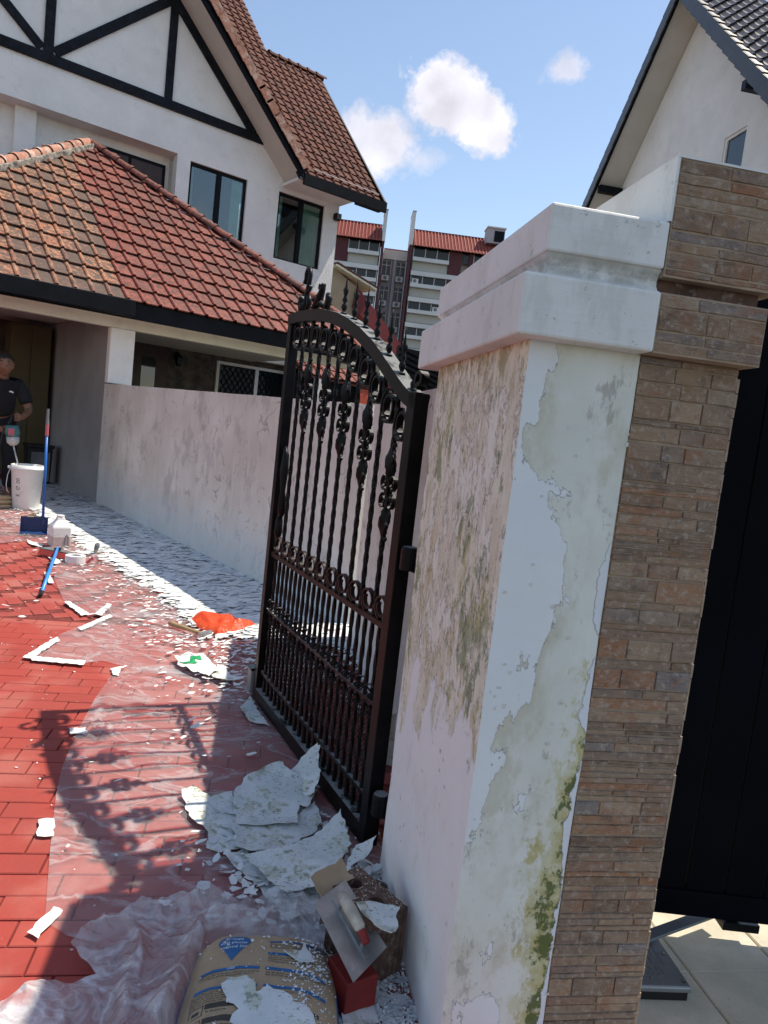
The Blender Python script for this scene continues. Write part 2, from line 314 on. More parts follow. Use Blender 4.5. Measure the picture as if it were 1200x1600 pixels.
# roof tiles
def tilemat(name, stops, lich, lamt, dark, damt, rough=.7, spec=.4, pan=0):
    k = NM(name); r = k.rnd(); c = k.ramp(r, stops)
    g = k.n('ShaderNodeNewGeometry'); q = k.n('ShaderNodeTexNoise'); q.inputs['Scale'].default_value = 5.0; q.inputs['Detail'].default_value = 8; q.inputs['Roughness'].default_value = .72
    k.t.links.new(g.outputs['Position'], q.inputs['Vector'])
    q2 = k.n('ShaderNodeTexNoise'); q2.inputs['Scale'].default_value = 16; q2.inputs['Detail'].default_value = 8; q2.inputs['Roughness'].default_value = .75; k.t.links.new(g.outputs['Position'], q2.inputs['Vector'])
    x, y, z = k.xyz()
    c = k.mix(k.math('MULTIPLY', k.step(q2.outputs[0], .46, .58), damt), c, dark)
    c = k.mix(k.math('MULTIPLY', k.step(q.outputs[0], .50, .58), lamt), c, lich)
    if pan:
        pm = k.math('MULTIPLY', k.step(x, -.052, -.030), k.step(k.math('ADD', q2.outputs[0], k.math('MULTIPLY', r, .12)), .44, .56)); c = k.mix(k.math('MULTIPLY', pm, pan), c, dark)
    k.col(c); k.set(rough=rough, spec=spec); k.bump(k.noise(40, 5), .3, .004); return k.m
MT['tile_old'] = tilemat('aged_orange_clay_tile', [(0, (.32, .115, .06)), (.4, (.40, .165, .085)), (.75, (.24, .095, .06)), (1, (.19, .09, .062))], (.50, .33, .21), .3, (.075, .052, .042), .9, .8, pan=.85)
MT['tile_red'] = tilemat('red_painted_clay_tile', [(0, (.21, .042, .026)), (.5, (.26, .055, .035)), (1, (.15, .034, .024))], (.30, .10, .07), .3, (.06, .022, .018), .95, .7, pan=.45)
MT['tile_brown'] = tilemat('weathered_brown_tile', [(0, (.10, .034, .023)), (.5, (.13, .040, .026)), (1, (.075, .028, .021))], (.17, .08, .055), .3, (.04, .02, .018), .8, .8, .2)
MT['tile_grey'] = tilemat('glazed_dark_grey_tile', [(0, (.05, .043, .043)), (.5, (.062, .052, .05)), (1, (.042, .038, .04))], (.10, .09, .085), .3, (.03, .026, .028), .4, .36, .6)
MT['tile_far'] = tilemat('far_red_roof', [(0, (.27, .06, .045)), (1, (.27, .06, .045))], (.42, .12, .09), .4, (.30, .055, .045), .4, .7)
MT['cap_old'] = tilemat('aged_ridge_cap', [(0, (.46, .20, .13)), (1, (.40, .16, .10))], (.60, .45, .36), .6, (.16, .11, .09), .7, .8)
MT['mortar'] = simple('dirty_ridge_mortar', (.26, .235, .20), .9, .5, 12, .6, 40, dirt=(.04, .04, .035), dirtamt=.7)
MT['cladding'] = simple('brown_slate_cladding', (.10, .085, .07), .8, .35, 5, .5, 30)
# clear polythene
def plastic(name, base, streak, rough=.2, sc=(1, 2.2, 1), freq=2.6, thin=22):
    k = NM(name); g = k.n('ShaderNodeNewGeometry')
    def nzp(scale, sc, det=4, r=.5, dist=1.2):
        m = k.n('ShaderNodeMapping'); k.t.links.new(g.outputs['Position'], m.inputs[0]); m.inputs['Scale'].default_value = sc; m.inputs['Rotation'].default_value = (0, 0, radians(-14))
        q = k.n('ShaderNodeTexNoise'); q.inputs['Scale'].default_value = scale; q.inputs['Detail'].default_value = det; q.inputs['Roughness'].default_value = r; q.inputs['Distortion'].default_value = dist; k.t.links.new(m.outputs[0], q.inputs['Vector']); return q.outputs[0]
    n1 = nzp(freq, sc); n2 = nzp(freq*2.7, sc, 3, .5, 1.6); n3 = nzp(1.3, (1, 1, 1), 2)
    rid = k.math('SUBTRACT', 1.0, k.math('MULTIPLY', k.math('ABSOLUTE', k.math('SUBTRACT', n1, .5)), thin), clamp=True)
    rid2 = k.math('SUBTRACT', 1.0, k.math('MULTIPLY', k.math('ABSOLUTE', k.math('SUBTRACT', n2, .5)), thin*.8), clamp=True)
    w = k.step(n3, .40, .62)
    f = k.math('ADD', k.math('ADD', base, k.math('MULTIPLY', w, .05)), k.math('MULTIPLY', k.math('ADD', k.math('MULTIPLY', rid, .7), k.math('MULTIPLY', k.math('MULTIPLY', rid2, w), .5)), streak), clamp=True)
    k.b.inputs['Base Color'].default_value = (.72, .72, .74, 1); k.set(rough=rough, spec=.6)
    k.bump(k.math('ADD', n1, k.math('MULTIPLY', n2, .4)), .6, .02)
    tr = k.n('ShaderNodeBsdfTransparent'); tl = k.n('ShaderNodeBsdfTranslucent'); tl.inputs[0].default_value = (.7, .7, .72, 1)
    m1 = k.n('ShaderNodeMixShader'); m1.inputs[0].default_value = .3; k.t.links.new(k.b.outputs[0], m1.inputs[1]); k.t.links.new(tl.outputs[0], m1.inputs[2])
    m2 = k.n('ShaderNodeMixShader'); k.t.links.new(f, m2.inputs[0]); k.t.links.new(tr.outputs[0], m2.inputs[1]); k.t.links.new(m1.outputs[0], m2.inputs[2])
    k.t.links.new(m2.outputs[0], k.o.inputs[0]); return k.m
MT['poly'] = plastic('clear_plastic_sheeting', .19, .42, .16, (1, 2.0, 1), 2.2, 22)
MT['poly_film'] = plastic('milky_plastic_film', .36, .55, .12, (1, 1.3, 1), 4.0, 15)
k = NM('orange_plastic_bag'); k.col((.85, .13, .045)); k.set(rough=.35); k.bump(k.noise(30, 5, dist=.8), .8, .01)
tl = k.n('ShaderNodeBsdfTranslucent'); tl.inputs[0].default_value = (.95, .16, .05, 1); mm = k.n('ShaderNodeMixShader'); mm.inputs[0].default_value = .45; k.t.links.new(k.b.outputs[0], mm.inputs[1]); k.t.links.new(tl.outputs[0], mm.inputs[2]); k.t.links.new(mm.outputs[0], k.o.inputs[0]); MT['orange_bag'] = k.m
# peeled paint
k = NM('peeled_paint_skin'); r = k.rnd(); c = k.mix(k.step(k.noise(5, 5), .3, .7), (.55, .59, .58), (.68, .70, .69))
sp = k.math('MULTIPLY', k.math('MULTIPLY', k.step(k.noise(70, 7, .7, sc=(1, 2.0, 1)), .575, .60), k.step(k.noise(5, 3, off=(3, 1, 1)), .40, .55)), .85); c = k.mix(sp, c, (.14, .14, .09))
gr = k.math('MULTIPLY', k.step(k.noise(8, 7, .7, off=(2, 3, 1)), .525, .58), .7); c = k.mix(gr, c, k.mix(k.step(k.noise(50, 4), .5, .58), (.48, .50, .38), (.14, .15, .07)))
k.col(c); k.set(rough=.75); k.bump(k.noise(20, 7, .65), .6, .004); MT['paint_skin'] = k.m
k = NM('paint_flake'); c = k.mix(k.step(k.noise(6, 5), .4, .6), (.60, .64, .655), (.72, .73, .72)); c = k.mix(k.math('MULTIPLY', k.step(k.noise(25, 6, .7), .60, .68), .35), c, (.36, .36, .30)); k.col(c); k.set(rough=.8); MT['flake'] = k.m
MT['kraft'] = None
k = NM('kraft_paper_bag'); c = k.mix(k.step(k.noise(6, 6), .3, .7), (.33, .235, .145), (.41, .295, .185)); c = k.mix(k.math('MULTIPLY', k.step(k.noise(24, 7, .7), .58, .70), .2), c, (.50, .42, .32)); k.col(c); k.set(rough=.75); k.bump(k.math('ADD', k.noise(7, 5, dist=1.0), k.math('MULTIPLY', k.noise(60, 4), .15)), .5, .012); MT['kraft'] = k.m
MT['print_blue'] = simple('blue_print', (.015, .12, .30), .6, .1, 30, .05)
MT['print_dark'] = simple('dark_print', (.05, .042, .035), .7, .1, 30, .05)
MT['print_white'] = simple('white_print', (.72, .78, .80), .7, .05, 30, .05)
MT['brick_brown'] = simple('brown_clay_block', (.13, .07, .05), .85, .25, 20, .6, 60, dirt=(.42, .39, .34), dirtamt=.5)
MT['brick_red'] = simple('red_painted_brick', (.22, .018, .015), .6, .15, 12, .3, 50)
MT['galv'] = simple('galvanised_steel', (.20, .235, .26), .42, .1, 6, .15, 60, metal=.6)
MT['motor'] = simple('cast_aluminium_lid', (.26, .285, .30), .42, .08, 6, .25, 90, metal=.55)
MT['dark_gate'] = simple('black_gate_panel', (.0015, .002, .0045), .6, .3, 3, .1, spec=.06)
MT['green_print'] = simple('green_print', (.0, .30, .10), .5, .1, 20, .1)
MT['pink_print'] = simple('pink_print', (.5, .12, .15), .6, .1, 20, .1)

# ------------------------------------------------------------ builders
class MB:
    def __init__(s): s.v = []; s.f = []; s.mi = []
    def add(s, vs, fs, mi=0):
        o = len(s.v); s.v += [tuple(v) for v in vs]; s.f += [tuple(o+i for i in f) for f in fs]; s.mi += [mi]*len(fs); return s
    def box(s, x0, y0, z0, x1, y1, z1, mi=0):
        vs = [(x0, y0, z0), (x1, y0, z0), (x1, y1, z0), (x0, y1, z0), (x0, y0, z1), (x1, y0, z1), (x1, y1, z1), (x0, y1, z1)]
        return s.add(vs, [(0, 3, 2, 1), (4, 5, 6, 7), (0, 1, 5, 4), (1, 2, 6, 5), (2, 3, 7, 6), (3, 0, 4, 7)], mi)
    def bar(s, a, b, w, h, up=(0, 0, 1), mi=0):
        a = Vector(a); b = Vector(b); d = (b-a).normalized(); up = Vector(up)
        if abs(d.dot(up)) > .98: up = Vector((1, 0, 0))
        x = d.cross(up).normalized(); y = x.cross(d).normalized(); vs = []
        for p in (a, b):
            for (i, j) in ((-1, -1), (1, -1), (1, 1), (-1, 1)): vs.append(p+x*(i*w/2)+y*(j*h/2))
        return s.add(vs, [(3, 2, 1, 0), (4, 5, 6, 7), (0, 1, 5, 4), (1, 2, 6, 5), (2, 3, 7, 6), (3, 0, 4, 7)], mi)
    def tube(s, pts, r, n=8, caps=True, closed=False, mi=0, flat=None):
        pts = [Vector(p) for p in pts]; m = len(pts); rings = []; prev = None
        for i, p in enumerate(pts):
            if closed: d = pts[(i+1) % m]-pts[i-1]
            else: d = pts[min(i+1, m-1)]-pts[max(i-1, 0)]
            d.normalize()
            if prev is None:
                u = Vector((0, 0, 1)) if abs(d.z) < .9 else Vector((1, 0, 0)); u = (u-d*u.dot(d)).normalized()
            else:
                u = prev-d*prev.dot(d); u = u.normalized() if u.length > 1e-6 else Vector((1, 0, 0))
            prev = u; w = d.cross(u); rr = r[i] if isinstance(r, (list, tuple)) else r
            rings.append([p+(u*cos(2*pi*j/n)+w*sin(2*pi*j/n))*rr for j in range(n)])
        vs = [v for q in rings for v in q]; fs = []
        for i in range(m if closed else m-1):
            a = i*n; b = ((i+1) % m)*n
            for j in range(n): fs.append((a+j, a+(j+1) % n, b+(j+1) % n, b+j))
        if caps and not closed: fs += [tuple(range(n-1, -1, -1)), tuple((m-1)*n+j for j in range(n))]
        return s.add(vs, fs, mi)
    def lathe(s, prof, cx=0, cy=0, cz=0, n=16, mi=0, sx=1, sy=1):
        vs = []; fs = []
        for (r, z) in prof:
            for j in range(n): vs.append((cx+r*sx*cos(2*pi*j/n), cy+r*sy*sin(2*pi*j/n), cz+z))
        for i in range(len(prof)-1):
            for j in range(n): fs.append((i*n+j, i*n+(j+1) % n, (i+1)*n+(j+1) % n, (i+1)*n+j))
        fs += [tuple(range(n-1, -1, -1)), tuple((len(prof)-1)*n+j for j in range(n))]
        return s.add(vs, fs, mi)
    def prism(s, poly, axis, a, b, mi=0):   # poly 2d, extruded along axis index from a to b
        n = len(poly); vs = []
        for t in (a, b):
            for (p, q) in poly:
                vs.append({0: (t, p, q), 1: (p, t, q), 2: (p, q, t)}[axis])
        return s.add(vs, [tuple(range(n-1, -1, -1)), tuple(range(n, 2*n))]+[(i, (i+1) % n, n+(i+1) % n, n+i) for i in range(n)], mi)
    def mesh(s, name, mats, smooth=False):
        me = bpy.data.meshes.new(name); me.from_pydata(s.v, [], s.f)
        if not isinstance(mats, (list, tuple)): mats = [mats]
        for m in mats: me.materials.append(m)
        if len(mats) > 1: me.polygons.foreach_set('material_index', s.mi)
        if smooth: me.polygons.foreach_set('use_smooth', [True]*len(me.polygons))
        me.update(); bm = bmesh.new(); bm.from_mesh(me); bmesh.ops.recalc_face_normals(bm, faces=bm.faces); bm.to_mesh(me); bm.free()
        return me
    def build(s, name, mats, parent=None, smooth=False, bevel=0, kind=None, loc=None, rot=None):
        me = s.mesh(name, mats, smooth); o = bpy.data.objects.new(name, me); C.objects.link(o)
        if parent: o.parent = parent
        if loc: o.location = loc
        if rot: o.rotation_euler = rot
        if bevel:
            b = o.modifiers.new('bevel', 'BEVEL'); b.width = bevel; b.segments = 2; b.limit_method = 'ANGLE'
        if kind: o['kind'] = kind
        return o
def tag(o, label, cat, group=None):
    o['label'] = label; o['category'] = cat
    if group: o['group'] = group
    return o
def thing(name, label, cat, loc=(0, 0, 0), rz=0, group=None):
    o = bpy.data.objects.new(name, None); C.objects.link(o); o.location = loc; o.rotation_euler = (0, 0, radians(rz)); o.empty_display_size = .1
    return tag(o, label, cat, group)
def inst(name, me, parent, mat4=None):
    o = bpy.data.objects.new(name, me); C.objects.link(o); o.parent = parent
    if mat4 is not None: o.matrix_local = mat4
    return o
def basis(origin, ex, ey, ez):
    m = Matrix.Identity(4)
    for i, e in enumerate((ex, ey, ez)):
        for j in range(3): m[j][i] = e[j]
    for j in range(3): m[j][3] = origin[j]
    return m
def text_mesh(txt, size, depth=0, align='CENTER'):
    cu = bpy.data.curves.new('text', 'FONT'); cu.body = txt; cu.size = size; cu.align_x = align; cu.align_y = 'CENTER'; cu.extrude = depth; cu.resolution_u = 3
    o = bpy.data.objects.new('text', cu); C.objects.link(o); bpy.context.view_layer.update()
    me = bpy.data.meshes.new_from_object(o.evaluated_get(bpy.context.evaluated_depsgraph_get())); C.objects.unlink(o); bpy.data.objects.remove(o); return me
def px_of(P):
    q = Vector(P)-EYE; z = q.dot(RF)
    return (600+1130*q.dot(RX)/z, 800+1130*q.dot(RD)/z, z)
def inpoly(x, y, poly):
    c = False; j = len(poly)-1
    for i in range(len(poly)):
        xi, yi = poly[i]; xj, yj = poly[j]
        if (yi > y) != (yj > y) and x < (xj-xi)*(y-yi)/(yj-yi)+xi: c = not c
        j = i
    return c
# frames: house frame (s, t), pillar frame (s, t)
HR = 38.2; HP = Vector((-3.98, 10.29, 0)); hr = Vector((cos(radians(HR)), sin(radians(HR)), 0)); hd = Vector((-sin(radians(HR)), cos(radians(HR)), 0))
PR = 10.0; PP = Vector((.2527, 1.4881, 0)); pr = Vector((cos(radians(PR)), sin(radians(PR)), 0)); pd = Vector((-sin(radians(PR)), cos(radians(PR)), 0))
def HW(s, t, z=0): return HP+hr*s+hd*t+Vector((0, 0, z))
def PW(s, t, z=0): return PP+pr*s+pd*t+Vector((0, 0, z))
def toP(w): q = Vector(w)-PP; return q.dot(pr), q.dot(pd)
def toH(w): q = Vector(w)-HP; return q.dot(hr), q.dot(hd)

# ============================================================ SETTING
g = MB(); g.add([(-900, -900, -.06), (900, -900, -.06), (900, 900, -.06), (-900, 900, -.06)], [(0, 1, 2, 3)]).build('ground', MT['asphalt'], kind='structure')
# red driveway bed
bed = MB(); q = [PW(-8, -.45), PW(.24, -.45), PW(.24, 3.45), HW(.05, -4), HW(.05, 6.5), HW(-9, 6.5)]
bed.prism([(p.x, p.y) for p in q], 2, -.055, -.008); drive = bed.build('driveway', MT['red_bed'], kind='structure')
def paver_mesh(L, Wd, name, mat, h=.03, ch=.003):
    m = MB(); a = L/2; b = Wd/2
    vs = [(-a, -b, -h), (a, -b, -h), (a, b, -h), (-a, b, -h), (-a, -b, -ch), (a, -b, -ch), (a, b, -ch), (-a, b, -ch), (-a+ch, -b+ch, 0), (a-ch, -b+ch, 0), (a-ch, b-ch, 0), (-a+ch, b-ch, 0)]
    fs = [(0, 1, 5, 4), (1, 2, 6, 5), (2, 3, 7, 6), (3, 0, 4, 7), (4, 5, 9, 8), (5, 6, 10, 9), (6, 7, 11, 10), (7, 4, 8, 11), (8, 9, 10, 11)]
    m.add(vs, fs); return m.mesh(name, mat)
pm = paver_mesh(.2015, .0985, 'paver', MT['paver'])
def lay(cands, me, root, name, limit):   # cands: (P, rotz); nearest in view as parts, the rest one stuff mesh
    vis = []; rest = []
    for P, a in cands:
        x, y, z = px_of(P)
        (vis if z > .3 and -60 < x < 720 and 560 < y < 1720 else rest).append((z, P, a))
    vis.sort(key=lambda e: e[0]); rest += vis[limit:]; vis = vis[:limit]
    for z, P, a in vis:
        o = inst(name, me, root); o.location = P; o.rotation_euler = (random.uniform(-.004, .004), random.uniform(-.003, .003), a)
    m = MB(); bv = [v.co.copy() for v in me.vertices]; bf = [tuple(p.vertices) for p in me.polygons]
    for z, P, a in rest:
        R = Matrix.Rotation(a, 3, 'Z'); j = random.uniform(-.001, .001)
        m.add([R @ v+Vector(P)+Vector((0, 0, j)) for v in bv], bf)
    if rest: m.build(name+'_field', me.materials[0], root, kind='stuff')
cA = []; k0 = -4
for j in range(-9, 27):
    t = .755+.1035*j+.052
    if t < -.4 or t > 3.42: continue
    off = -1.124-.0727*(j-1)
    n0 = int((-2.9-off)/.207)-1
    for i in range(n0, n0+30):
        s = off+.207*i+.103
        if -3.0 < s < .12: cA.append((PW(s, t, random.uniform(-.0012, .0012)), radians(PR)))
lay(cA, pm, drive, 'paver', 300)
# herringbone beyond the property line, in the house frame
drive2 = MB().prism([(p.x, p.y) for p in (PW(-7.9, 3.47), PW(.15, 3.47), HW(-.15, -4.6), HW(-.15, 3.9), HW(-8.5, 3.9))], 2, -.0075, -.0068).build('carport_apron', MT['red_bed'], kind='structure')
pm2 = paver_mesh(.1965, .0965, 'paver', MT['paver_far'])
cB = []; u = .1
for a in range(-90, 20):
    for b in range(-90, 60):
        # 90 degree herringbone lattice
        m4 = (a-b) % 4
        if m4 == 0: s, t, r = a*u+.1, b*u+.05, 0
        elif m4 == 2: s, t, r = a*u+.05, b*u+.1, 1   # upright
        else: continue
        if m4 == 0: s, t = a*u+u, b*u+u/2
        else: s, t = a*u+u/2, b*u+u
        if not (-5.2 < s < -.2 and -7.2 < t < 3.6): continue
        P = HW(s, t, random.uniform(-.0012, .0012)); ps, pt = toP(P)
        if pt < 3.55 or ps > .05: continue
        cB.append((P, radians(HR)+(pi/2 if r else 0)))
lay(cB, pm2, drive2, 'paver', 290)
# neighbour's beige pavement on the right
pv = MB().prism([(p.x, p.y) for p in (PW(.476, -.6), PW(9, -.6), PW(9, 9), PW(.476, 9))], 2, -.055, -.01).build('pavement', MT['concrete'], kind='structure')
sl = paver_mesh(.296, .296, 'paving_slab', MT['beige_tile'], .03, .004)
for i in range(0, 10):
    for j in range(0, 10):
        s = .54+.3*i+.145; t = .02+.295*j+.145
        if i == 0 and j > 4: continue
        o = inst('paving_slab', sl, pv); o.location = PW(s, t, random.uniform(-.001, .001)); o.rotation_euler = (0, 0, radians(PR))
# loose stones at the pillar foot
m = MB()
for i in range(260):
    s = random.uniform(.478, .56); t = random.uniform(-.12, .16); r = random.uniform(.003, .011)
    P = PW(s, t, r*.5); q = [P+Vector((random.uniform(-1, 1), random.uniform(-1, 1), random.uniform(-1, 1))).normalized()*r for _ in range(5)]
    m.add(q, [(0, 1, 2), (0, 2, 3), (0, 3, 4), (1, 3, 2), (1, 4, 3), (0, 4, 1)])
m.build('loose_stones', MT['gravel'], kind='stuff')

# ============================================================ BOUNDARY WALL
wdir = Vector((-4.849, 6.305, 0)).normalized(); wn_ = Vector((wdir.y, -wdir.x, 0))   # to the right of the wall
W1 = Vector((-.2, 5.215, 0)); W2 = W1+wdir*6.6
bw = thing('boundary_wall', 'long weathered pinkish white boundary wall beside the driveway', 'wall', tuple(W1), math.degrees(atan2(wdir.y, wdir.x)))
m = MB(); n = 60
for i in range(n):
    a = 6.6*i/n; b = 6.6*(i+1)/n; h = 1.64+.02*a/1; h2 = 1.64+.02*b
    h += random.uniform(-.003, .003)
    m.box(a, -.12, -.05, b, 0, (1.638+.014*a)+.004*noise.noise((a*2, 0, 0)))
m.build('wall_panel', MT['bwall'], bw)
bw2 = thing('gate_side_wall', 'short white wall joining the gate pillar to the boundary wall', 'wall', tuple(PW(.2, .9)), PR+90)
m = MB(); L = 2.62; Hs = 1.655
m.box(0, -.14, -.05, 2.50, 0, 1.652)
m.build('wall_panel', MT['bwall'], bw2)
# a curl of paint hanging off the short wall
def sheet(name, pts, z, label=None, cat=None, group=None, mat='paint_skin', curl=.02, parent=None, seed=0, thick=.0022, res=.012, tilt=(0, 0), rough=.004, solid=True):
    cx = sum(p[0] for p in pts)/len(pts); cy = sum(p[1] for p in pts)/len(pts)
    xs = [p[0] for p in pts]; ys = [p[1] for p in pts]
    # jagged outline
    out = []; rs = random.Random(seed)
    for i, p in enumerate(pts):
        q = pts[(i+1) % len(pts)]; L = sqrt((q[0]-p[0])**2+(q[1]-p[1])**2); nseg = max(2, int(L/.018))
        for k in range(nseg):
            f = k/nseg; nx = -(q[1]-p[1])/L; ny = (q[0]-p[0])/L; j = rs.uniform(-.006, .006) if k else 0
            out.append((p[0]+(q[0]-p[0])*f+nx*j, p[1]+(q[1]-p[1])*f+ny*j))
    bm = bmesh.new(); vs = [bm.verts.new((x-cx, y-cy, 0)) for x, y in out]; f = bm.faces.new(vs)
    nx = int((max(xs)-min(xs))/res)+1; ny = int((max(ys)-min(ys))/res)+1
    for i in range(1, nx): bmesh.ops.bisect_plane(bm, geom=bm.verts[:]+bm.edges[:]+bm.faces[:], plane_co=(min(xs)-cx+i*res, 0, 0), plane_no=(1, 0, 0))
    for i in range(1, ny): bmesh.ops.bisect_plane(bm, geom=bm.verts[:]+bm.edges[:]+bm.faces[:], plane_co=(0, min(ys)-cy+i*res, 0), plane_no=(0, 1, 0))
    bmesh.ops.triangulate(bm, faces=bm.faces[:])
    R = max(max(xs)-min(xs), max(ys)-min(ys))/2
    for v in bm.verts:
        x, y = v.co.x, v.co.y; d = sqrt(x*x+y*y)/R
        nzv = noise.fractal((x*9+seed*3.1, y*9, seed), 1.0, 2.0, 3)
        v.co.z = curl*max(0, d-.55)**1.6*(1+1.2*noise.noise((x*14, y*14, seed+5)))*1.6+rough*nzv+tilt[0]*x+tilt[1]*y
    me = bpy.data.meshes.new(name); bm.to_mesh(me); bm.free(); me.materials.append(MT[mat])
    o = bpy.data.objects.new(name, me); C.objects.link(o); o.location = (cx, cy, z)
    if solid:
        sm = o.modifiers.new('solid', 'SOLIDIFY'); sm.thickness = thick
    if parent: o.parent = parent
    if label: tag(o, label, cat, group)
    return o

# ============================================================ GATE PILLAR
pil = thing('gate_pillar', 'tall peeling white gate pillar half faced with brown ledger stone', 'pillar', tuple(PP), PR)
# rendered body with a worn, rounded far edge
def ribbon(points, z0, z1, nz, amp=.0025, mi_fn=None):
    m = MB(); N = len(points); vs = []; fs = []; mi = []
    for j in range(nz+1):
        z = z0+(z1-z0)*j/nz
        for i, (x, y) in enumerate(points):
            a = noise.fractal((x*6, y*6+3, z*4), 1, 2, 4)*amp
            p = points[(i+1) % N]; q = points[i-1]; tx, ty = p[0]-q[0], p[1]-q[1]; l = sqrt(tx*tx+ty*ty) or 1
            vs.append((x+ty/l*a, y-tx/l*a, z))
    for j in range(nz):
        for i in range(N):
            a = j*N+i; b = j*N+(i+1) % N; fs.append((a, b, b+N, a+N)); mi.append(mi_fn(i) if mi_fn else 0)
    fs.append(tuple(nz*N+i for i in range(N))); mi.append(0)
    m.v = vs; m.f = fs; m.mi = mi; return m
pts = []
for i in range(25): pts.append((.2425*i/24, 0.0))              # front, left to right
pts += [(.2425, .82)]
for a in range(0, 9): an = pi/2+pi/2*a/8; pts.append((.05+.05*cos(an), .77+.05*sin(an)))   # rounded far left
for i in range(1, 60): pts.append((0, .77-.77*i/60))
nf = 25
pts[0] = (0.002, 0.0)
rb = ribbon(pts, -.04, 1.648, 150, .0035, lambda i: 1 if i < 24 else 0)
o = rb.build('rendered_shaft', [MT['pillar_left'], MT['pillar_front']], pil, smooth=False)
for p in o.data.polygons: p.use_smooth = True
try: o.data.set_sharp_from_angle(angle=radians(40))
except Exception: pass
# lower and upper slabs, with cove between; white half
def slab_ring(name, z0, z1, s0, t0, t1, s1=.242, bev=.006):
    m = MB(); m.box(s0, t0, z0, s1, t1, z1); return m.build(name, MT['slab'], pil, bevel=bev)
slab_ring('lower_slab', 1.648, 1.768, -.045, -.052, .885)
m = MB()  # cove between the slabs
prof = [(1.768, .004), (1.774, .010), (1.782, .016), (1.792, .017), (1.802, .012), (1.812, .002)]
vs = []; fs = []
for (z, ins) in prof: vs += [(-.004+ins, -.04+ins, z), (.242, -.04+ins, z), (.242, .86-ins, z), (-.004+ins, .86-ins, z)]
for i in range(len(prof)-1):
    a = i*4
    for j in range(4): fs.append((a+j, a+(j+1) % 4, a+4+(j+1) % 4, a+4+j))
fs.append((3, 2, 1, 0)); m.add(vs, fs); m.build('cove_moulding', MT['slab'], pil)
m = MB(); zt = 1.902
b0, b1 = (-.006, -.046), (.242, .862)
vs = [(b0[0], b0[1], 1.812), (b1[0], b0[1], 1.812), (b1[0], b1[1], 1.812), (b0[0], b1[1], 1.812),
      (b0[0], b0[1], zt), (b1[0], b0[1], zt), (b1[0], b1[1], zt), (b0[0], b1[1], zt),
      (.11, .09, 1.935), (.242, .09, 1.935), (.242, .72, 1.935), (.11, .72, 1.935)]
m.add(vs, [(3, 2, 1, 0), (0, 1, 5, 4), (1, 2, 6, 5), (2, 3, 7, 6), (3, 0, 4, 7), (4, 5, 9, 8), (5, 6, 10, 9), (6, 7, 11, 10), (7, 4, 8, 11), (8, 9, 10, 11)])
m.build('upper_slab', MT['slab'], pil, bevel=.005)
# stone half: core then stones one by one
m = MB(); m.box(.2435, .006, -.04, .474, 1.05, 1.648); m.build('stone_backing', MT['grout'], pil)
m = MB(); m.box(.2435, -.045, 1.6485, .484, 1.05, 1.7675); m.build('stone_lower_cap', MT['grout'], pil)
m = MB(); m.box(.2435, -.015, 1.768, .478, 1.03, 1.798); m.build('stone_neck', MT['brick_brown'], pil)
m = MB(); m.box(.2435, -.044, 1.7985, .505, 1.05, 2.026); m.build('stone_upper_cap', MT['grout'], pil)
m = MB(); m.box(.2375, -.046, 1.905, .2432, 1.05, 2.0275); m.build('rendered_cheek', MT['slab'], pil)
m = MB(); m.box(.238, -.047, 2.0265, .506, 1.052, 2.031); m.build('white_cap_top', MT['slab'], pil)
def stone(s0, s1, z0, z1, yf, rs):
    """one split stone, front face towards -y: body 6 faces + rough front"""
    g_ = .0008; s0 += g_; s1 -= g_; z0 += g_; z1 -= g_
    p = rs.uniform(.0006, .0028); y0 = yf-p; m = MB()
    def jz(): return rs.uniform(-.0012, .0012)
    e = .0016; n = 3 if s1-s0 > .05 else 2
    top = []; bot = []
    for i in range(n+1):
        x = s0+(s1-s0)*i/n; top.append((x, z1+(jz() if 0 < i < n else 0))); bot.append((x, z0+(jz() if 0 < i < n else 0)))
    vs = [(x, yf+.004, z) for x, z in bot]+[(x, yf+.004, z) for x, z in top]
    def ins(x, z, up, i):
        xi = x+(e if i == 0 else -e if i == n else 0); return (xi, y0+rs.uniform(-.0010, .0006), z-e if up else z+e)
    vs += [ins(x, z, False, i) for i, (x, z) in enumerate(bot)]+[ins(x, z, True, i) for i, (x, z) in enumerate(top)]
    N = n+1; fs = []
    for i in range(n):
        fs.append((2*N+i, 2*N+i+1, 3*N+i+1, 3*N+i))      # front
        fs.append((i, i+1, 2*N+i+1, 2*N+i)); fs.append((N+i+1, N+i, 3*N+i, 3*N+i+1))
    fs.append((0, 2*N, 3*N, N)); fs.append((n, N+n, 3*N+n, 2*N+n))
    m.add(vs, fs); return m
rs = random.Random(11)
def panel(s0, s1, z0, z1, yf):
    z = z0
    while z < z1-.004:
        h = rs.choice((.013, .017, .021, .026, .033, .046)); h = min(h, z1-z)
        if z1-z-h < .012: h = z1-z
        s = s0; cuts = [s0]
        while s < s1-.03:
            w = rs.uniform(.05, .12) if h > .03 else rs.uniform(.07, .22)
            if s1-s-w < .04: w = s1-s
            s += w; cuts.append(s)
        cuts[-1] = s1
        for a, b in zip(cuts, cuts[1:]):
            if h > .046 and rs.random() < .30:
                stone(a, b, z, z+h*.42, yf, rs).build('ledger_stone', MT['ledger'], pil)
                stone(a, b, z+h*.42, z+h, yf, rs).build('ledger_stone', MT['ledger'], pil)
            else: stone(a, b, z, z+h, yf, rs).build('ledger_stone', MT['ledger'], pil)
        z += h
for za, zb in ((-.02, .0), (.0, .298), (.3015, .588), (.5915, .881), (.8845, 1.178), (1.1815, 1.469), (1.4725, 1.647)):
    if zb > 0: panel(.2445, .475, max(za, 0), zb, .004)
panel(.2445, .484, 1.651, 1.766, -.0455)
panel(.2445, .505, 1.802, 2.0245, -.0445)
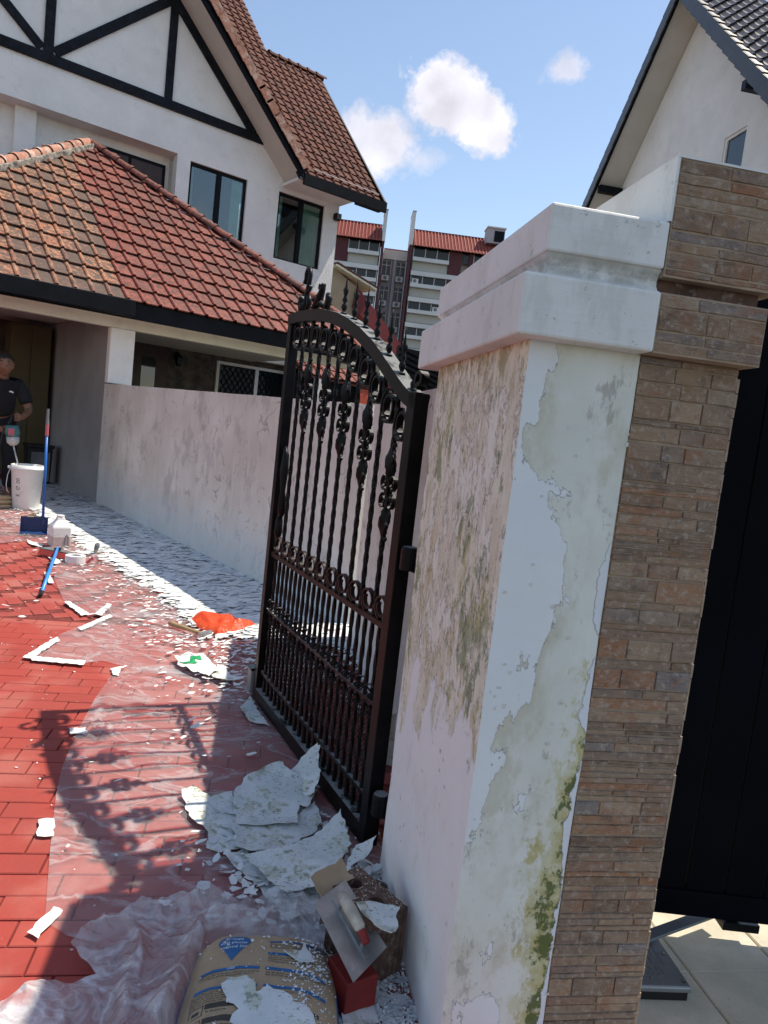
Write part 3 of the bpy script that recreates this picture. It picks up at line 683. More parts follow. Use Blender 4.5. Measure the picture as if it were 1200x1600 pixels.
# stones returning on the right side, thin lit edges
m = MB()
z = 0
while z < 1.62:
    h = rs.uniform(.02, .055); m.box(.4745, .004, z+.001, .4745+rs.uniform(.002, .006), .5, min(z+h, 1.645)-.001); z += h
m.build('side_stone_edges', MT['grout'], pil, kind='stuff')
# lifting paint flakes still stuck on the rendered faces
m = MB()
for i in range(150):
    if i % 3: y = rs.uniform(.02, .78); z = rs.uniform(.05, 1.62); base = Vector((0, y, z)); ex = Vector((0, 1, 0)); out = Vector((-1, 0, 0))
    else: y = rs.uniform(.01, .24); z = rs.uniform(.05, 1.62); base = Vector((y, 0, z)); ex = Vector((1, 0, 0)); out = Vector((0, -1, 0))
    w = rs.uniform(.003, .010); h = rs.uniform(.004, .014); zz = Vector((0, 0, 1)); l = rs.uniform(.003, .007)
    m.add([base+out*.0005, base+ex*w+out*.001, base+ex*w*.8+zz*h+out*l, base+ex*w*.1+zz*h*.8+out*l*.7], [(0, 1, 2, 3)])
m.build('lifting_flakes', MT['slab'], pil, kind='stuff')

# ============================================================ IRON GATE
gate = thing('iron_gate', 'black wrought iron gate leaf with arched top and scrollwork standing open', 'gate', (.0695, 2.3827, 0), 116.6)
BI = MT['black_iron']; BR = MT['brown_iron']
arch = [(0.0, 1.545), (.05, 1.562), (.1, 1.588), (.17, 1.63), (.236, 1.668), (.35, 1.735), (.49, 1.798), (.62, 1.845), (.75, 1.881), (.88, 1.905), (1.0, 1.921), (1.1, 1.929), (1.22, 1.934), (1.36, 1.935)]
def az(u):
    for (a, b), (c, d) in zip(arch, arch[1:]):
        if a <= u <= c: return b+(d-b)*(u-a)/(c-a)
    return arch[-1][1] if u > 1 else arch[0][1]
m = MB(); m.box(-.027, -.027, .02, .027, .027, 1.575); m.build('hinge_stile', BI, gate, bevel=.003)
m = MB(); m.box(1.332, -.024, .02, 1.38, .024, 1.91); m.build('free_stile', BI, gate, bevel=.003)
m = MB(); vs = []; fs = []; N = 40
for i in range(N+1):
    u = -.026+(1.406)*i/N; z = az(max(0, u)); dz = (az(min(1.36, max(0, u)+.02))-az(max(0, max(0, u)-.02)))/.04
    nx, nz_ = -dz/sqrt(1+dz*dz), 1/sqrt(1+dz*dz)
    for (yy, q) in ((-.027, -.025), (.027, -.025), (.027, .025), (-.027, .025)): vs.append((u+nx*q, yy, z+nz_*q))
for i in range(N):
    for j in range(4): fs.append((i*4+j, i*4+(j+1) % 4, i*4+4+(j+1) % 4, i*4+4+j))
fs += [(3, 2, 1, 0), (N*4, N*4+1, N*4+2, N*4+3)]
m.add(vs, fs); m.build('arch_rail', BI, gate)
m = MB(); m.box(.027, -.012, .770, 1.332, .012, .790); m.build('middle_rail', BR, gate)
m = MB(); m.box(.027, -.008, .165, 1.332, .008, .178); m.build('lower_rail', BI, gate)
m = MB(); m.box(.027, -.025, .02, 1.332, .025, .085); m.build('bottom_rail', BI, gate, bevel=.003)
m = MB(); m.box(.027, -.009, .49, 1.332, .009, .502); m.build('thin_rail', BI, gate)
def twisted(x, z0, z1, w=.0080, per=.09, name='twisted_bar', mat=BI):
    m = MB(); n = max(6, int((z1-z0)/.016)); vs = []; fs = []
    for i in range(n+1):
        z = z0+(z1-z0)*i/n; a = 2*pi*(z-z0)/per
        for j in range(4): an = a+pi/2*j; vs.append((x+w*1.3*cos(an), w*1.3*sin(an), z))
    for i in range(n):
        for j in range(4): fs.append((i*4+j, i*4+(j+1) % 4, i*4+4+(j+1) % 4, i*4+4+j))
    fs += [(3, 2, 1, 0), tuple(n*4+j for j in range(4))]
    m.add(vs, fs); return m.build(name, mat, gate)
us = [.142+.117*i for i in range(10)]
bars = [twisted(u, .790, az(u)-.024) for u in us]
for i in range(21): twisted(.027+.0593*(i+1), .085, .770, .0070, .08, 'lower_bar')
def scroll(cx, cz, rx, rz, turns=1.35, start=pi/2, dirn=1, band=.016, th=.0045, y=0, shrink=.55):
    """flat iron band coiled in the gate plane"""
    m = MB(); n = 26; vs = []; fs = []
    for i in range(n+1):
        f = i/n; a = start+dirn*2*pi*turns*f; k = 1-shrink*f
        px, pz = cx+rx*k*cos(a), cz+rz*k*sin(a); nx, nz_ = cos(a), sin(a)
        for (q, yy) in ((-th/2, -band/2), (th/2, -band/2), (th/2, band/2), (-th/2, band/2)): vs.append((px+nx*q, y+yy, pz+nz_*q))
    for i in range(n):
        for j in range(4): fs.append((i*4+j, i*4+(j+1) % 4, i*4+4+(j+1) % 4, i*4+4+j))
    fs += [(3, 2, 1, 0), tuple(n*4+j for j in range(4))]
    m.add(vs, fs); return m
def leaf_collar(x, z0, z1, parent, flip=False, r=.0165):
    """cast acanthus sheath: swollen ribbed body with a curled tip"""
    m = MB(); n = 12; H = 10; vs = []; fs = []
    for i in range(H+1):
        f = i/H; z = z0+(z1-z0)*f; g = 1-f if flip else f
        rr = r*(.35+.95*sin(pi*min(1, g*.78+.12))**1.3)
        for j in range(n):
            a = 2*pi*j/n; k = 1+.34*cos(a*3+g*5)+.16*sin(g*26)*cos(a*2)
            vs.append((x+rr*k*cos(a)*1.0, rr*k*sin(a)*.8, z))
    for i in range(H):
        for j in range(n): fs.append((i*n+j, i*n+(j+1) % n, (i+1)*n+(j+1) % n, (i+1)*n+j))
    fs += [tuple(range(n-1, -1, -1)), tuple(H*n+j for j in range(n))]
    m.add(vs, fs)
    zt = z0 if flip else z1; s = -1 if flip else 1
    m.tube([(x-.002, 0, zt-s*.012), (x-.010, 0, zt+s*.006), (x-.018, 0, zt+s*.010), (x-.024, 0, zt+s*.002)], [.008, .008, .007, .005], 6)
    m.tube([(x+.012, 0, z0+(z1-z0)*.5), (x+.026, -.006, z0+(z1-z0)*(.5+s*.16)), (x+.022, -.010, z0+(z1-z0)*(.5+s*.3))], [.007, .006, .003], 5)
    m.tube([(x-.012, 0, z0+(z1-z0)*.5), (x-.027, .006, z0+(z1-z0)*(.5+s*.1)), (x-.023, .010, z0+(z1-z0)*(.5+s*.26))], [.007, .006, .003], 5)
    return m.build('leaf', BI, parent, smooth=True)
for i in (0, 2, 4, 6, 8):
    u = us[i]; top = az(u)-.205-.018*(i == 0); zc = top-.158; par = bars[i]
    leaf_collar(u, top-.118, top, par); leaf_collar(u, top-.315, top-.205, par, True)
    for (sx, sz) in ((-1, 1), (1, 1), (-1, -1), (1, -1)):
        scroll(u+sx*.029, zc+sz*.034, .025, .028, 1.25, start=(-pi/2 if sz > 0 else pi/2), dirn=sx*sz*1).build('scroll', BI, par)
    m = MB(); m.box(u-.011, -.011, zc-.012, u+.011, .011, zc+.012); m.build('collar', BI, par)
# long acanthus beside the free stile
m = MB(); m.tube([(1.30, 0, 1.32), (1.285, 0, 1.28), (1.275, .005, 1.20), (1.283, 0, 1.10), (1.272, -.004, 1.02), (1.285, 0, .96)], [.008, .016, .022, .013, .026, .008], 8); m.build('side_leaf', BI, gate, smooth=True)
m = MB(); m.tube([(1.30, 0, 1.0), (1.29, 0, .96), (1.278, .005, .90), (1.29, 0, .84)], [.006, .018, .022, .006], 8); m.build('side_leaf', BI, gate, smooth=True)
# scrolls hanging under the arch and standing on the middle rail
edges_u = [.03]+us+[1.33]
for a, b in zip(edges_u, edges_u[1:]):
    u = (a+b)/2; zt = min(az(a), az(b))-.028; w = (b-a)/2-.009
    scroll(u, zt-.060, w+.004, .062, 1.4, start=pi*.35, dirn=-1, band=.026, th=.009, shrink=.5).build('arch_scroll', BI, gate)
    scroll(u, .790+.046, w, .044, 1.3, start=-pi*.45, dirn=1, band=.016, th=.008, shrink=.42).build('rail_scroll', BR, gate)
# basket lattice row
for i in range(11):
    u = .027+.0593*2*i+.0593; m = MB()
    for (dx, dz) in ((-.018, .03), (.018, .03), (-.018, -.03), (.018, -.03), (0, 0)):
        pts_ = [(u+dx+.017*cos(2*pi*k/10), .014*sin(4*pi*k/10), .50+dz+.024*sin(2*pi*k/10)) for k in range(10)]
        m.tube(pts_, .0035, 5, closed=True)
    m.tube([(u, 0, .56), (u, 0, .585), (u+.004, 0, .60)], [.009, .006, .002], 6)
    m.build('basket_ornament', BI, gate)
# expanded wire mesh panel behind the lower bars
m = MB(); p = .020; x0, x1, z0, z1 = .03, 1.33, .086, .489
def diag(sgn):
    n = int((x1-x0+(z1-z0))/p)+2
    for i in range(-2, n+int((z1-z0)/p)):
        xs = x0-(z1-z0)+i*p if sgn > 0 else x0+i*p
        # line x = xs + sgn*(z-z0)
        za, zb = z0, z1
        def xat(z): return xs+sgn*(z-z0)
        if sgn > 0:
            za = max(z0, z0+(x0-xs)); zb = min(z1, z0+(x1-xs))
        else:
            za = max(z0, z0+(xs-x1)); zb = min(z1, z0+(xs-x0))
        if zb-za > .01: m.bar((xat(za), -.016, za), (xat(zb), -.016, zb), .0014, .0030, up=(0, 1, 0))
diag(1); diag(-1)
m.build('wire_mesh', BI, gate)
# finials
def spear(u, zb, h=.135):
    m = MB(); m.lathe([(.004, -.004), (.014, 0), (.014, .006), (.006, .010), (.009, .018), (.013, .028), (.010, .040), (.005, .046), (.012, .056), (.008, .066), (.006, .074), (.0095, .086), (.006, .102), (.0025, h), (.0008, h+.03)], u, 0, zb, n=10)
    m.tube([(u+.004, 0, zb+.085), (u+.013, .003, zb+.098), (u+.010, .004, zb+.110)], [.005, .004, .002], 5); m.tube([(u-.004, 0, zb+.080), (u-.013, -.003, zb+.090), (u-.011, -.004, zb+.104)], [.005, .004, .002], 5)
    m.build('spear_finial', BI, gate, smooth=True)
for u in us[:6]: spear(u, az(u)+.024)
m = MB()   # tall scroll finial near the free end
b = 1.958
m.tube([(1.22, 0, b), (1.215, 0, b+.05), (1.21, 0, b+.09), (1.195, 0, b+.125), (1.185, 0, b+.165), (1.20, 0, b+.195), (1.225, 0, b+.200), (1.242, 0, b+.18), (1.243, 0, b+.155), (1.252, 0, b+.135)], [.012, .013, .012, .011, .011, .011, .011, .011, .010, .012], 8)
m.tube([(1.20, 0, b+.09), (1.175, 0, b+.10), (1.165, 0, b+.115)], [.010, .008, .009], 6)
m.tube([(1.18, 0, b+.07), (1.17, 0, b+.04), (1.185, 0, b+.01), (1.205, 0, b+.02)], [.014, .014, .012, .008], 8)
m.tube([(1.27, 0, b+.075), (1.285, 0, b+.05), (1.275, 0, b+.01), (1.25, 0, b+.005)], [.016, .018, .014, .010], 8)
m.lathe([(.006, .06), (.020, .075), (.022, .09), (.012, .105)], 1.245, 0, b-.06, n=8)
m.build('scroll_finial', BI, gate, smooth=True)
m = MB()
b = az(1.0)+.024
m.tube([(.93, 0, b+.06), (.915, 0, b+.04), (.93, 0, b+.005), (.96, 0, b+.01)], [.012, .017, .015, .010], 8)
m.tube([(1.12, 0, b+.005), (1.08, 0, b+.02), (1.04, 0, b+.05), (1.01, 0, b+.085), (.995, 0, b+.115)], [.010, .018, .021, .015, .011], 8)
m.tube([(1.01, 0, b+.085), (1.03, .006, b+.10), (1.02, .01, b+.115)], [.010, .008, .006], 6)
m.tube([(1.04, 0, b+.03), (1.0, 0, b+.03), (.98, 0, b+.015)], [.014, .012, .010], 6)
m.build('leaf_finial', BI, gate, smooth=True)
scroll(-.01, 1.617, .026, .028, 1.1, start=-pi/2, dirn=1, band=.03, th=.012, shrink=.45).build('end_scroll', BI, gate)
m = MB(); m.lathe([(.014, 0), (.016, .015), (.012, .024)], .035, 0, 1.59, n=10); m.build('rail_knob', BI, gate)
for z in (1.0, .155):
    m = MB(); m.lathe([(.026, 0), (.028, .004), (.028, .070), (.024, .076)], -.062, .0, z, n=16); m.build('hinge_barrel', BI, gate, smooth=False)
    m = MB(); m.bar((-.05, 0, z+.01), (-.085, -.02, z+.004), .02, .018); m.bar((-.08, -.016, z+.004), (-.105, -.085, z+.004), .022, .02); m.box(-.05, -.012, z+.01, -.027, .012, z+.06); m.build('hinge_arm', BI, gate)
m = MB(); m.box(1.39, -.032, .035, 1.455, .036, .155); m.build('stop_housing', MT['grey_box'], gate, bevel=.004)
m = MB(); m.box(1.386, -.036, .155, 1.459, .040, .168); m.build('stop_lid', BI, gate, bevel=.003)
m = MB(); m.tube([(1.42, -.034, .055), (1.42, -.046, .055)], .010, 8); m.build('stop_bolt', MT['steel'], gate)

# ============================================================ NEIGHBOUR'S DARK GATE + OPERATOR
ng = thing('swing_gate', 'tall black panelled gate behind the stone side of the pillar', 'gate', (.80, 2.09, 0), 0)
rs2 = random.Random(3)
x = 0
m = MB(); m.box(0, -.02, .085, 2.4, .02, .165); m.build('bottom_rail', MT['dark_gate'], ng, bevel=.003)
m = MB(); m.box(0, -.02, 1.87, 2.4, .02, 1.95); m.build('top_rail', MT['dark_gate'], ng, bevel=.003)
while x < 2.38:
    m = MB(); m.box(x+.0015, -.012, .165, x+.1165, .012, 1.87); m.build('panel_board', MT['dark_gate'], ng, bevel=.002); x += .119
m = MB(); m.box(.36, -.030, .060, .47, .03, .085); m.build('arm_bracket', BI, ng)
op = thing('gate_operator', 'grey underground gate motor box with embossed lid beside the stone pillar', 'gate motor', (.905, 1.825, 0), 6)
m = MB(); m.box(-.17, -.005, -.01, .060, .215, .026); m.build('foundation_box', MT['black_plastic'], op)
m = MB(); m.box(-.175, -.012, .026, .066, .219, .044); m.build('lid', MT['motor'], op, bevel=.005)
for (a, b) in ((-.075, .012), (.052, .010), (.046, .115), (.040, .205)):
    m = MB(); m.lathe([(.006, 0), (.006, .003), (.003, .004)], a, b, .0435, n=10); m.build('screw', BI, op)
m = MB()
for (a, b, c, d) in ((-.055, .028, .010, .031), (-.055, .172, .010, .175), (-.055, .031, -.052, .172), (.007, .031, .010, .172)): m.box(a, b, .0435, c, d, .0452)
m.build('embossed_border', MT['grey_box'], op)
tm = text_mesh('ROGER', .052, .0008); tm.materials.append(MT['grey_box']); o = inst('embossed_name', tm, op); o.location = (-.022, .10, .0448); o.rotation_euler = (0, 0, radians(-90))
tm = text_mesh('TECHNOLOGY', .017, .0005); tm.materials.append(MT['grey_box']); o = inst('embossed_small_text', tm, op); o.location = (.024, .12, .0446); o.rotation_euler = (0, 0, radians(-90))
m = MB(); m.bar((-.12, .10, .062), (.31, .29, .066), .036, .009); m.build('drive_arm', MT['galv'], op, bevel=.001)
m = MB(); m.lathe([(.018, 0), (.018, .012)], -.06, .13, .045, n=12); m.build('arm_pivot', MT['galv'], op)

# ============================================================ HOUSE (left)
house = thing('house', 'white two storey semi detached house with black mock timber gable and brown roof', 'house', tuple(HP), HR)
HWM = MT['house_white']
# front wall at t=4 as blocks round the openings
m = MB()
def blk(s0, z0, s1, z1, t0=4.0, t1=4.22): m.box(s0, t0, z0, s1, t1, z1)
blk(2.11, 3.0, 2.38, 6.45); blk(2.38, 3.0, 3.63, 5.05); blk(2.38, 6.4, 3.63, 6.45); blk(3.63, 3.0, 4.38, 6.45); blk(4.38, 3.0, 5.55, 5.0); blk(4.38, 6.4, 5.55, 6.45); blk(5.55, 3.0, 5.93, 6.45)
blk(-5.5, 6.45, 5.93, 6.56)
blk(-5.5, 3.0, -4.5, 6.45)
m.build('front_wall', HWM, house)
m = MB(); m.prism([(-5.4, 6.56), (5.8, 6.56), (4.5, 6.56)][:0]+[(-4.3, 6.56), (4.75, 6.56), (4.4, 6.72), (.22, 10.9), (-3.95, 6.73)], 1, 4.0, 4.2); m.build('gable_wall', HWM, house)
m = MB(); m.prism([(4.75, 6.56), (5.93, 6.56), (5.93, 6.75), (4.4, 6.75), (4.4, 6.72)], 1, 4.003, 4.2); m.build('wall_head', HWM, house)
m = MB(); m.box(5.71, 4.2, 0, 5.93, 9.5, 7.2); m.build('side_wall', HWM, house)
# balcony recess
m = MB(); m.box(-4.5, 4.42, 3.0, 2.11, 4.5, 6.45); m.box(-4.5, 4.221, 6.4505, 2.3, 4.5, 6.55); m.build('recess_wall', HWM, house)
m = MB(); m.box(-.72, 4.26, 3.0, -.38, 4.418, 6.449); m.build('recess_pier', HWM, house)
# recess louvred opening
f = MB(); f.box(.60, 4.36, 5.3, 2.02, 4.415, 6.27); wl = f.build('louvre_window', MT['fascia'], house)
f = MB(); f.box(.68, 4.34, 5.36, 1.28, 4.358, 6.20); f.box(1.34, 4.34, 5.36, 1.95, 4.358, 6.20); f.build('pane', MT['door_brown'], wl)
def window(s0, s1, z0, z1, curt, split=.52):
    f = MB(); w = .055; sm = s0+(s1-s0)*split
    f.box(s0, 4.05, z0, s0+w, 4.13, z1); f.box(s1-w, 4.05, z0, s1, 4.13, z1); f.box(s0+w, 4.05, z1-w, s1-w, 4.13, z1); f.box(s0+w, 4.05, z0, s1-w, 4.13, z0+w*.7); f.box(sm-.045, 4.04, z0+w*.7, sm+.045, 4.12, z1-w)
    fr = f.build('window', MT['fascia'], house)
    g = MB(); g.box(s0+w, 4.085, z0+w*.7, sm-.045, 4.095, z1-w); g.build('pane', MT['glassv'], fr)
    g = MB(); g.box(sm+.045, 4.075, z0+w*.7, s1-w, 4.085, z1-w); g.build('pane', MT['glassv'], fr)
    for (a, b) in curt:
        g = MB(); n = 14; vs = []; fs = []
        for i in range(n+1):
            x = a+(b-a)*i/n; y = 4.17+.02*sin(i*2.2)
            vs += [(x, y, z0), (x, y, z1)]
        for i in range(n): fs.append((2*i, 2*i+2, 2*i+3, 2*i+1))
        g.add(vs, fs); g.build('curtain', MT['curtain'], fr, smooth=True)
    g = MB(); g.box(s0-.1, 4.6, z0-.1, s1+.1, 4.65, z1+.1); g.build('room_backdrop', MT['fascia'], fr)
k = NM('tinted_clear_glass'); k.b.inputs['Base Color'].default_value = (.35, .5, .48, 1)
gl = k.n('ShaderNodeBsdfGlossy'); gl.inputs['Roughness'].default_value = .02; tr = k.n('ShaderNodeBsdfTransparent'); tr.inputs[0].default_value = (.68, .80, .78, 1)
lw = k.n('ShaderNodeFresnel'); lw.inputs['IOR'].default_value = 1.7; mm = k.n('ShaderNodeMixShader'); k.t.links.new(k.math('ADD', lw.outputs[0], .05, clamp=True), mm.inputs[0]); k.t.links.new(tr.outputs[0], mm.inputs[1]); k.t.links.new(gl.outputs[0], mm.inputs[2]); k.t.links.new(mm.outputs[0], k.o.inputs[0]); MT['glassv'] = k.m
window(2.38, 3.63, 5.05, 6.4, [(3.36, 3.56), (2.44, 2.52)])
window(4.38, 5.55, 5.0, 6.4, [(5.02, 5.48), (4.42, 4.56)])
# mock timbers, proud of the wall
def timber(a, b, w, dep=.05, name='timber_beam', t=4.0):
    m = MB(); m.bar((a[0], t-dep/2-.001, a[1]), (b[0], t-dep/2-.001, b[1]), w, dep, up=(0, 1, 0)); return m.build(name, MT['timber'], house, bevel=.006)
timber((-3.8, 7.27), (3.90, 7.27), .17, .055)
timber((-.31, 7.357), (-.31, 10.1), .16); timber((1.83, 7.357), (1.83, 9.1), .15)
timber((-.20, 7.40), (1.80, 9.16), .16, .047); timber((-.42, 7.40), (-2.35, 9.0), .15, .047)
timber((3.66, 7.32), (.16, 10.82), .16, .060, 'rake_timber'); timber((-3.3, 7.30), (.22, 10.74), .16, .062, 'rake_timber')
# gable roof slabs (soffit below, deck above)
m = MB(); A = lambda s: 11.08-s
m.prism([(.22, 10.86), (4.52, 6.56), (4.52, 6.70), (.22, 11.0)], 1, 3.32, 9.5); m.build('gable_soffit', MT['soffit'], house)
m = MB(); m.prism([(.22, 10.86), (-4.3, 6.56), (-4.3, 6.70), (.22, 11.0)], 1, 3.32, 9.5); m.build('gable_soffit', MT['soffit'], house)
m = MB(); m.prism([(.22, 10.84), (4.56, 6.50), (4.56, 6.76), (.22, 11.10)], 1, 3.26, 3.318); m.build('barge_board', MT['fascia'], house)
m = MB(); m.prism([(.22, 10.84), (-4.3, 6.50), (-4.3, 6.76), (.22, 11.10)], 1, 3.26, 3.318); m.build('barge_board', MT['fascia'], house)
# main roof front slope, s 0..6.6 and t 3.3 up
p48 = radians(48); eave_z = 6.66
def tile_mesh(w, l, roll, lift, mat, name='roof_tile', style='roll'):
    m = MB()
    if style == 'roll': prof = [(0, .002), (.05, roll*.7), (.12, roll), (.20, roll*.9), (.27, roll*.15), (.34, .003), (1.0, .0)]
    else: prof = [(0, 0), (.1, roll*.3), (.28, roll), (.46, roll*.3), (.6, 0), (.8, -roll*.2), (1, 0)]
    vs = []
    for (f, h) in prof: vs.append((w*(f-.5), 0, h+lift))
    for (f, h) in prof: vs.append((w*(f-.5), l*1.06, h))
    for (f, h) in prof: vs.append((w*(f-.5), .004, h+lift-.022))
    n = len(prof); fs = []
    for i in range(n-1): fs += [(i, i+1, n+i+1, n+i), (2*n+i, 2*n+i+1, i+1, i)]
    fs += [(0, n, 2*n), (n-1, 3*n-1, 2*n-1)]
    m.add(vs, fs); return m.mesh(name, mat)
def lay_tiles(cands, meshes, root, limit, rest_name='roof_tiles'):
    vis = []; rest = []
    for Mx, me in cands:
        P = (root_world[root] @ Mx) @ Vector((0, 0, 0)); x, y, z = px_of(P)
        if z > .3 and -30 < x < 1230 and -30 < y < 1630: vis.append((z, Mx, me))
        else: rest.append((z, Mx, me))
    vis.sort(key=lambda e: e[0]); rest += vis[limit:]
    for z, Mx, me in vis[:limit]:
        J = Matrix.Translation((random.uniform(-.003, .003), random.uniform(-.004, .004), random.uniform(0, .004))) @ Matrix.Rotation(random.uniform(-.012, .012), 4, 'Z')
        inst('roof_tile', me, root, Mx @ J)
    by = {}
    for z, Mx, me in rest: by.setdefault(me.name, (me, []))[1].append(Mx)
    for nm, (me, ms) in by.items():
        b = MB(); bv = [v.co.copy() for v in me.vertices]; bf = [tuple(p.vertices) for p in me.polygons]
        for Mx in ms: b.add([Mx @ v for v in bv], bf)
        b.build(rest_name, me.materials[0], root, kind='stuff')
root_world = {}
def localroot(name, mb, mat, parent, kind=None):
    o = mb.build(name, mat, parent, kind=kind); root_world[o] = Matrix.Translation(parent.location) @ Matrix.Rotation(parent.rotation_euler.z, 4, 'Z'); return o
m = MB(); T1, T2 = 6.6, 9.3
def pz(t): return eave_z+(t-3.30)*math.tan(p48)
m.prism([(3.24, 6.60), (T1, pz(T1)-.08), (T1, pz(T1)-.2), (3.24, 6.5)], 0, 4.4, 6.6)
m.prism([(4.35, pz(4.35)-.08), (T2, pz(T2)-.08), (T2, pz(T2)-.2), (4.35, pz(4.35)-.2)], 0, 1.0, 5.1)
mainroof = localroot('main_roof', m, MT['fascia'], house)
tm_b = tile_mesh(.215, .27, .035, .028, MT['tile_brown'])
cands = []; ex = Vector((1, 0, 0)); ey = Vector((0, cos(p48), sin(p48))); ez = ex.cross(ey)
j = 0
while True:
    t = 3.22+j*.27*cos(p48)
    if t > T2: break
    z = eave_z+(t-3.30)*math.tan(p48)
    smax = 6.62 if t < T1 else 5.12
    s = 1.2+.1
    while s < smax-.08:
        if z > 11.28-s: cands.append((basis((s, t, z), ex, ey, ez), tm_b))
        s += .215
    j += 1
lay_tiles(cands, None, mainroof, 295)
m = MB(); m.box(4.50, 3.17, 6.42, 6.66, 3.235, 6.64); m.build('eave_fascia', MT['fascia'], house)
m = MB(); m.box(4.42, 3.24, 6.50, 5.93, 4.0, 6.56); m.build('eave_soffit', HWM, house)
m = MB(); m.box(5.932, 3.24, 6.44, 6.6, 3.40, 6.5); m.build('verge_soffit', MT['fascia'], house)
m = MB(); m.prism([(3.24, 6.44), (T1, pz(T1)-.18), (T1, pz(T1)+.0), (3.20, 6.66)], 0, 6.6, 6.645); m.build('verge_board', MT['fascia'], house)
m = MB(); m.bar((4.75, 3.30, 6.82), (6.5, 3.30, 6.80), .012, .012); m.build('lightning_tape', MT['white_plain'], house)
# verge tiles along the gable rake
vt = MB(); vt.box(-.02, -.06, 0, .30, .12, .05); vt.box(-.02, -.075, -.12, .29, -.055, .05); vme = vt.mesh('verge_tile', MT['cap_old'])
for i in range(22):
    f = i*.27; P = (4.55-f*cos(pi/4), 3.27, 6.80+f*sin(pi/4)); e1 = Vector((-cos(pi/4), 0, sin(pi/4))); e3 = Vector((sin(pi/4), 0, cos(pi/4))); e2 = e3.cross(e1)
    Mx = basis(P, e1, e2, e3)
    if e2.y < 0: Mx = basis(P, e1, -e2, e3)
    inst('verge_tile', vme, house, Mx @ Matrix.Rotation(-.05, 4, 'Y'))
rc = MB(); vs = []; fs = []
for i, x in enumerate((0, .30)):
    for j in range(9): a = pi*j/8; r = (.095, .085)[i]; vs.append((x, r*cos(a), r*sin(a)))
for j in range(8): fs.append((j, j+1, 10+j, 9+j))
for i, x in enumerate((-.012, .045)):
    for j in range(9): a = pi*j/8; vs.append((x, .108*cos(a), .108*sin(a)))
for j in range(8): fs.append((18+j, 19+j, 28+j, 27+j))
rc.add(vs, fs)
rc_brown = rc.mesh('ridge_cap', MT['tile_brown'], True); rc_old = rc.mesh('ridge_cap', MT['cap_old'], True); rc_red = rc.mesh('ridge_cap', MT['tile_red'], True)
for i in range(6): inst('ridge_cap', rc_brown, mainroof, Matrix.Translation((5.1+.27*i, T1+.0, pz(T1)+.0)))
# flood light and side lit pier
m = MB(); m.box(5.78, 3.84, 6.16, 5.92, 3.98, 6.30); fl = m.build('flood_light', MT['timber'], house, bevel=.01)
m = MB(); m.box(5.795, 3.832, 6.175, 5.905, 3.838, 6.285); m.build('lens', MT['grey_box'], fl)
# ---- carport hip roof
cp_ = radians(38); EZ = 2.86
apex = Vector((.30, 3.37, EZ+3.87*math.tan(cp_)-.03)); eL, eR = -3.8, 4.28
m = MB()
m.add([(eL, -.5, EZ-.05), (eR, -.5, EZ-.05), (apex.x, apex.y, apex.z-.05), (apex.x, 4.0, apex.z-.05), (eR, 4.0, EZ-.05), (eL, 4.0, EZ-.05)],
      [(0, 1, 2), (1, 4, 3, 2), (0, 2, 3, 5)])
croof = localroot('carport_roof', m, MT['tile_red'], house)
m = MB(); m.box(-3.7, .14, 2.72, 4.1, 3.99, 2.76); m.build('carport_ceiling', MT['soffit'], house)
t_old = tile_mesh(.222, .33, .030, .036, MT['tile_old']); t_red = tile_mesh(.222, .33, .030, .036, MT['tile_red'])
ey = Vector((0, cos(cp_), sin(cp_))); ez = ex.cross(ey); cands = []
for j in range(15):
    t = -.56+j*.33*cos(cp_); z = EZ+(t+.5)*math.tan(cp_); sl_ = eL+(t+.60)*1.06; sr_ = eR-(t+.44)*1.01
    s = -4.0+.111*0
    while s < 4.4:
        if sl_ < s < sr_:
            edge_s = -.02+.02*sin(j*1.7)
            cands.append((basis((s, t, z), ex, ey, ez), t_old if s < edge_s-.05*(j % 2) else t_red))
        s += .222
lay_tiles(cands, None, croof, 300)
def caps(a, b, me, n, parent, lift=.03):
    a = Vector(a); b = Vector(b); d = (b-a); L = d.length; d.normalize(); side = d.cross(Vector((0, 0, 1))).normalized(); up_ = side.cross(d).normalized()
    for i in range(n):
        P = a+d*(L*i/n)+up_*lift; Mx = basis(P, d, -side, up_)
        inst('ridge_cap', me, parent, Mx @ Matrix.Rotation(random.uniform(-.02, .02), 4, 'X'))
caps((eR, -.5, EZ+.02), (apex.x, apex.y, apex.z+.02), rc_red, 21, croof)
caps((eL, -.5, EZ+.02), (apex.x, apex.y, apex.z+.02), rc_old, 21, croof)
caps((apex.x, 4.0, apex.z+.02), (apex.x, apex.y-.06, apex.z+.02), rc_red, 2, croof)
m = MB()  # mortar bedding under the left hip
aa = Vector((eL, -.5, EZ+.01)); bb = Vector(apex)
m.bar(aa+Vector((.05, -.05, .0)), bb+Vector((.03, -.06, .0)), .17, .09); m.build('hip_mortar', MT['mortar'], croof, bevel=.01)
# fascia, gutter, beam, column
m = MB(); m.box(-3.8, -.52, 2.61, 4.28, -.47, 2.83); m.build('fascia_board', MT['fascia'], house, bevel=.004)
m = MB(); m.box(-3.8, -.66, 2.625, .0, -.525, 2.84); m.build('box_gutter', MT['fascia'], house, bevel=.01)
m = MB(); m.box(-3.7, .0, 2.515, 4.1, .14, 2.76); m.build('front_beam', MT['beam_cream'], house, bevel=.006)
m = MB(); m.box(-.10, .0, 1.74, .24, .14, 2.512); m.build('column', HWM, house, bevel=.01)
m = MB(); m.box(-3.7, -.47, 2.70, 4.1, 0, 2.73); m.build('eave_lining', MT['soffit'], house)
